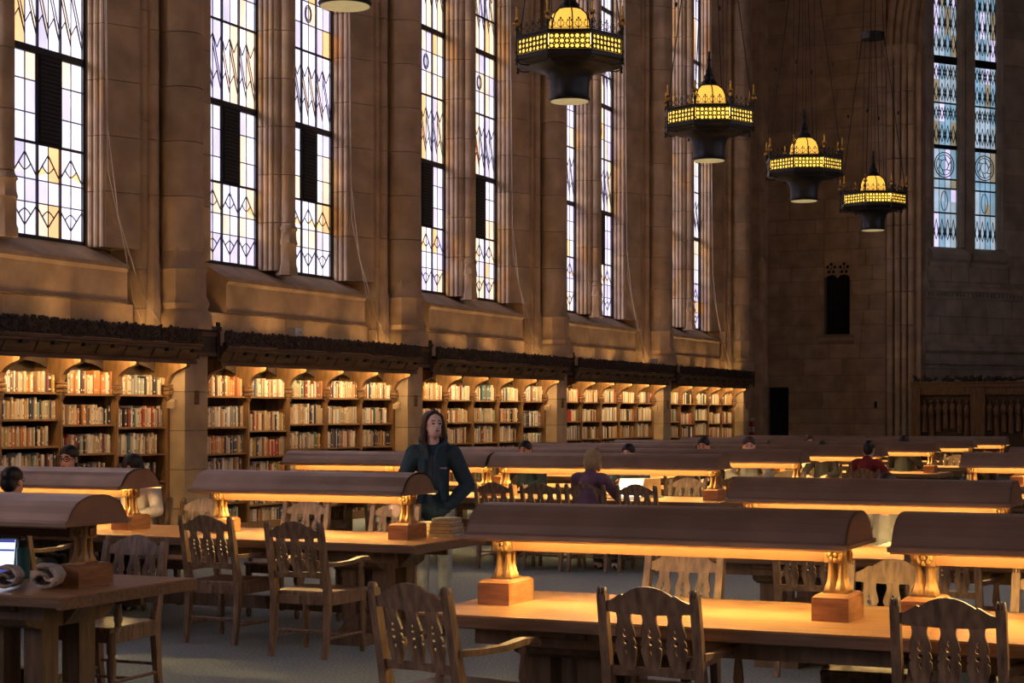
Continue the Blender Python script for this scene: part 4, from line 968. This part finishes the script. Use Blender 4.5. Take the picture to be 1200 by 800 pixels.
reader(5.42, 19.6, 0, 'dark-haired reader just to the right of the standing woman', top='cloth_navy', s_=1.02)
reader(4.0, 19.55, 0, 'reader in pink half hidden under a lamp left of the standing woman', top='cloth_pink', s_=.92)
reader(11.32, 12.85, -10, 'reader in pale grey glimpsed between the two foreground lamps', 'hair_brown', 'cloth_grey', hair_short, 'skin_light', .94)
reader(7.35, 22.5, 20, 'dark-haired reader whose face shows above the lamps near the fire extinguisher', 'hair_brown', 'cloth_grey', hair_short, 'skin_light', 1.04)
reader(6.75, 22.5, 0, 'dark-haired reader left of the one facing us near the fire extinguisher', top='cloth_black', s_=1.03)
reader(6.4, 29.15, 30, 'dark-haired reader turned sideways before the dark doorway', 'hair_brown', 'cloth_white', hair_short, 'skin_light', 1.0)
reader(7.5, 25.85, 0, 'dark-haired reader bent low beneath the end wall niche', top='cloth_black', style=hair_bob, s_=.96)
reader(8.58, 24.02, 165, 'reader in a red shirt seen from behind at a table end', top='cloth_red', s_=.99)
reader(8.0, 29.15, 170, 'reader with short dark hair seen from behind below the colonnettes', top='cloth_black', s_=1.0)

# standing woman --------------------------------------------------------------
wm = thing('person', 'young woman with long dark hair standing in a navy rain jacket and pale jeans', 'person', (7.30, 13.36, 0), math.radians(22))
HW = (0, -.02, 1.60); HR = Matrix.Translation((0, -.0, 1.50)) @ Matrix.Rotation(math.radians(24), 4, 'Z') @ Matrix.Rotation(math.radians(-9), 4, 'X') @ Matrix.Translation((0, 0, -1.50))
hp = []
for p in head_parts(HW, 1.06):
    if p[0] == 'e': hp.append(('e', tuple(HR @ Vector(p[1])), p[2], (0, 0, math.radians(24))))
    else: hp.append(('c', HR @ Vector(p[1]), p[2], HR @ Vector(p[3]), p[4]))
RS, RE, RW = (-.165, .0, 1.365), (-.265, -.03, 1.12), (-.285, -.27, .955)
LS, LE, LW = (.165, 0, 1.365), (.29, .05, 1.09), (.15, -.06, .94)
body = shell(hp + [('c', (0, .01, .95), .125, (0, .0, 1.12), .11), ('c', (0, 0, 1.12), .11, (0, 0, 1.30), .11), ('c', (-.13, 0, 1.345), .05, (.13, 0, 1.345), .05), ('c', (0, .015, 1.38), .05, (0, .01, 1.50), .048)]
             + [('c', RS, .05, RE, .042), ('c', RE, .042, RW, .028), ('c', LS, .05, LE, .042), ('c', LE, .042, LW, .028)] + hand(RW, (.05, -.7, -.5), (0, -.5, .8), .55, 1) + hand(LW, (-.6, -.1, -.9), (.5, -.5, .3), .4, -1)
             + [p for sx in (-1, 1) for p in (('c', (sx * .09, .0, .90), .088, (sx * .10, -.01 - .02 * sx, .50), .056), ('c', (sx * .10, -.01 - .02 * sx, .50), .056, (sx * .10, .02, .09), .04), ('c', (sx * .10, .0, .045), .04, (sx * .115, -.14, .035), .034))], .007, 3)
body.materials.clear(); dress('body', body, 'skin_light', wm, False)
jk = shell([('c', (0, .01, .88), .150, (0, 0, 1.06), .135), ('c', (0, 0, 1.06), .135, (0, .0, 1.28), .142), ('c', (-.14, 0, 1.35), .080, (.14, 0, 1.35), .080), ('c', (-.09, .01, 1.40), .06, (.09, .01, 1.40), .06), ('e', (0, .03, 1.42), (.088, .085, .045)),
            ('e', (0, .11, 1.43), (.13, .07, .085)), ('c', RS, .078, RE, .062), ('c', RE, .062, (-.283, -.24, .975), .046), ('c', LS, .078, LE, .066), ('c', LE, .066, (.16, -.09, .94), .055), ('e', (0, .0, .88), (.175, .155, .10)),
            ('c', (-.06, -.13, 1.30), .018, (-.10, -.14, .95), .02), ('c', (.05, -.135, 1.25), .02, (.10, -.14, .98), .022), ('c', (-.02, -.14, 1.1), .02, (.03, -.15, .85), .02),
            ('c', (-.25, -.03, 1.17), .068, (-.262, -.03, 1.13), .066), ('c', (.24, .03, 1.19), .070, (.26, .03, 1.15), .068)], .009, 2)
dress('jacket', jk, 'cloth_jacket', wm, False)
cl = MB()
for sx in (-1, 1): cl.loft([[(sx * .03, -.13, 1.30), (sx * .10, -.10, 1.36), (sx * .115, -.02, 1.42), (sx * .10, .06, 1.45)], [(sx * .045, -.145, 1.40), (sx * .12, -.09, 1.47), (sx * .125, -.01, 1.505), (sx * .10, .07, 1.52)]], caps=False, closed=False)
cb = cl.build('collar', 'cloth_jacket', wm); so = cb.modifiers.new('solid', 'SOLIDIFY'); so.thickness = .018
MB().tube([(0, -.168, 1.34), (.004, -.172, 1.15), (.004, -.178, .98), (0, -.175, .86)], .006, 5).build('zip', 'dark_plastic', wm)
MB().box(.07, .13, -.162, -.158, 1.235, 1.250).build('chest_badge', 'cloth_grey', wm)
for sx in (-1, 1): MB().tube([(sx * .09, -.15, 1.06), (sx * .14, -.12, .93)], .006, 5).build('pocket_zip', 'dark_plastic', wm)
jn = shell([('c', (-.07, .01, .90), .12, (.07, .01, .90), .12)] + [p for sx in (-1, 1) for p in (('c', (sx * .09, .0, .88), .098, (sx * .10, -.01 - .02 * sx, .50), .068), ('c', (sx * .10, -.01 - .02 * sx, .50), .068, (sx * .10, .02, .10), .060))], .010, 3)
dress('jeans', jn, 'cloth_denim', wm, False)
for sx in (-1, 1): link('shoe', shoe, wm, (sx * .11, -.05, 0))
x, y, z = HW
hw = [('e', (x, y + .034, z + .050), (.090, .104, .090)), ('e', (x, y + .075, z - .03), (.098, .062, .12)), ('c', (x, y + .08, z - .10), .075, (x, y + .085, z - .22), .062)]
for sx in (-1, 1):                                       # long locks framing the face, parted in the middle
    hw += [('c', (x + sx * .012, y - .050, z + .112), .016, (x + sx * .066, y - .034, z + .070), .018), ('c', (x + sx * .066, y - .034, z + .070), .018, (x + sx * .088, y + .000, z - .02), .020),
           ('c', (x + sx * .088, y + .000, z - .02), .022, (x + sx * .100, y + .02, z - .13), .028), ('c', (x + sx * .100, y + .02, z - .13), .028, (x + sx * .095, y - .01, z - .20), .024)]
hw2 = []
for p in hw:
    if p[0] == 'e': hw2.append(('e', tuple(HR @ Vector(p[1])), p[2], (0, 0, math.radians(24))))
    else: hw2.append(('c', HR @ Vector(p[1]), p[2], HR @ Vector(p[3]), p[4]))
dress('hair', shell(hw2, .007, 3), 'hair_brown', wm, False)
fb = bpy.data.objects.new('face', None); COL.objects.link(fb)
n0 = set(bpy.data.objects)
face_bits(wm, HW)
for o in [o for o in wm.children if o.name.split('.')[0] in ('eye', 'eyebrow', 'mouth')]: o.data.transform(HR)
bpy.data.objects.remove(fb)

# ================================================================== THINGS ON THE TABLES
def laptop(x, y, rz, label, scr='screen', lid=105):
    t = thing('laptop', label, 'laptop', (x, y, TZ), rz)          # opens towards -y
    MB().box(-.16, .16, -.11, .11, 0, .016).build('base', 'laptop_grey', t); MB().box(-.14, .14, -.02, .09, .016, .018).build('keyboard', 'dark_plastic', t)
    a = math.radians(lid - 90); R = Matrix.Translation((0, .11, .012)) @ Matrix.Rotation(-a, 4, 'X')
    MB().box(-.16, .16, 0, .008, 0, .22).xf(R).build('lid', 'laptop_grey', t); s_ = MB().box(-.15, .15, -.003, 0, .012, .208).xf(R).build('screen', scr, t)
    if scr == 'screen':
        b = MB(); b.box(-.15, .15, -.005, -.003, .19, .208).box(-.15, .15, -.005, -.003, .012, .04).box(-.15, .15, -.005, -.003, .140, .152).xf(R).build('menu_bar', 'screen_bar', s_)
    return t
laptop(7.22, 7.82, math.radians(14), 'open laptop with a blue-white screen beside the teal bottle', 'screen', 100)
laptop(7.22, 18.15, math.radians(-12), 'open laptop in front of the blonde reader', 'screen_white', 108)
laptop(7.35, 18.62, math.radians(190), 'open laptop in front of the dark-haired reader in blue', 'screen_white', 108)
bt = thing('water_bottle', 'teal water bottle with dark cap beside the laptop', 'bottle', (7.40, 7.98, TZ))
MB().lathe([(.036, 0), (.038, .01), (.038, .16), (.034, .175), (.030, .18)], 16).build('flask', 'teal_plastic', bt, True); MB().lathe([(.031, .18), (.031, .215), (.024, .22)], 14).build('cap', 'dark_plastic', bt, True)
MB().tube([(-.024, 0, .215), (-.02, 0, .24), (.02, 0, .24), (.024, 0, .215)], .006, 6).build('carry_loop', 'dark_plastic', bt)
MB().box(.0, .02, -.0392, -.036, .03, .06).build('print', 'dark_plastic', bt)
tw = thing('rolled_scarf', 'grey-beige scarf rolled up in two bundles beside the lamp base', 'scarf', (7.84, 7.50, TZ), math.radians(24))
for cx, seed in ((-.11, 1), (.10, 2)):
    b = MB(); r2 = random.Random(seed); sp = []
    for i in range(26):                                   # rolled cloth seen from its end
        t_ = i / 25 * 2.6 * PI; r = .014 + .052 * i / 25; sp.append((cx + 1.5 * r * math.cos(t_) + .006 * math.sin(5 * t_), .062 + r * math.sin(t_) + .006 * math.cos(7 * t_)))
    rings = []
    for yy in (-.10, -.095, -.05, 0, .05, .09):
        k = 1 + r2.uniform(-.14, .12); sh = r2.uniform(-.015, .015); s0 = [(cx + sh + (x_ - cx) * k, yy + .02 * math.sin(3 * x_ * 20) + r2.uniform(-.008, .008), max(.010, .062 + (z_ - .062) * k)) for x_, z_ in sp]; rings.append(s0)
    b.loft(rings, caps=False, closed=False); o = b.build('roll', 'towel', tw, True); m = o.modifiers.new('solid', 'SOLIDIFY'); m.thickness = .020; m.offset = 0
    m = o.modifiers.new('sub', 'SUBSURF'); m.levels = 1; m.render_levels = 2
zb = TZ
for i, (w_, d_, h_, c, rz) in enumerate(((.20, .27, .030, 'sage', .1), (.18, .25, .022, 'brown', -.05), (.19, .25, .028, 'tan', .12), (.17, .24, .020, 'brown', 0), (.18, .25, .026, 'grey', .2), (.17, .23, .016, 'grey', .15))):
    o = thing('book', ('thick sage', 'thin brown', 'tan', 'slim brown upper', 'thick grey', 'slim grey topmost')[i] + ' book lying in the pile at the table end before the woman', 'book', (8.08, 12.06, zb), rz, 'books piled at the table end')
    MB().box(-w_ / 2, w_ / 2, -d_ / 2, d_ / 2, 0, .003).box(-w_ / 2, w_ / 2, -d_ / 2, d_ / 2, h_ - .003, h_).box(-w_ / 2 - .002, -w_ / 2 + .002, -d_ / 2, d_ / 2, 0, h_).build('cover', 'book_' + c, o)
    MB().box(-w_ / 2 + .002, w_ / 2 - .005, -d_ / 2 + .005, d_ / 2 - .005, .003, h_ - .003).build('page_block', 'pages', o); zb += h_
zb = TZ
for i, (w_, d_, h_, c) in enumerate(((.13, .20, .035, 'tan'), (.13, .20, .03, 'ochre'), (.14, .21, .035, 'cream'))):
    o = thing('book', ('tan lowest', 'ochre middle', 'cream topmost') [i] + ' book of the small pile right behind the lamp post', 'book', (7.86, 12.16, zb), .1, 'books piled behind the lamp post')
    MB().box(-w_ / 2, w_ / 2, -d_ / 2, d_ / 2, 0, .003).box(-w_ / 2, w_ / 2, -d_ / 2, d_ / 2, h_ - .003, h_).box(-w_ / 2 - .002, -w_ / 2 + .002, -d_ / 2, d_ / 2, 0, h_).build('cover', 'book_' + c, o)
    MB().box(-w_ / 2 + .002, w_ / 2 - .005, -d_ / 2 + .005, d_ / 2 - .005, .003, h_ - .003).build('page_block', 'pages', o); zb += h_
def bag(x, y, rz, label, m, s_=1.0):
    t = thing('backpack', label, 'bag', (x, y, 0), rz)
    me = shell([('e', (0, 0, .20), (.17, .12, .20)), ('e', (0, -.07, .14), (.13, .08, .12)), ('c', (-.12, 0, .08), .07, (.12, 0, .08), .07)], .015, 3)
    dress('body', me, m, t, False); MB().tube([(-.05, .02, .38), (-.04, .02, .44), (.04, .02, .44), (.05, .02, .38)], .010, 6).build('handle', 'dark_plastic', t)
    MB().tube([(-.10, -.13, .24), (0, -.155, .26), (.10, -.13, .24)], .005, 5).build('zip', 'dark_plastic', t); t.scale = (s_,) * 3
bag(6.55, 6.75, .3, 'black backpack on the carpet under the laptop table', 'cloth_black', 1.0)
bag(11.95, 9.35, .2, 'dark backpack on the carpet behind the foreground table', 'cloth_black', .8)
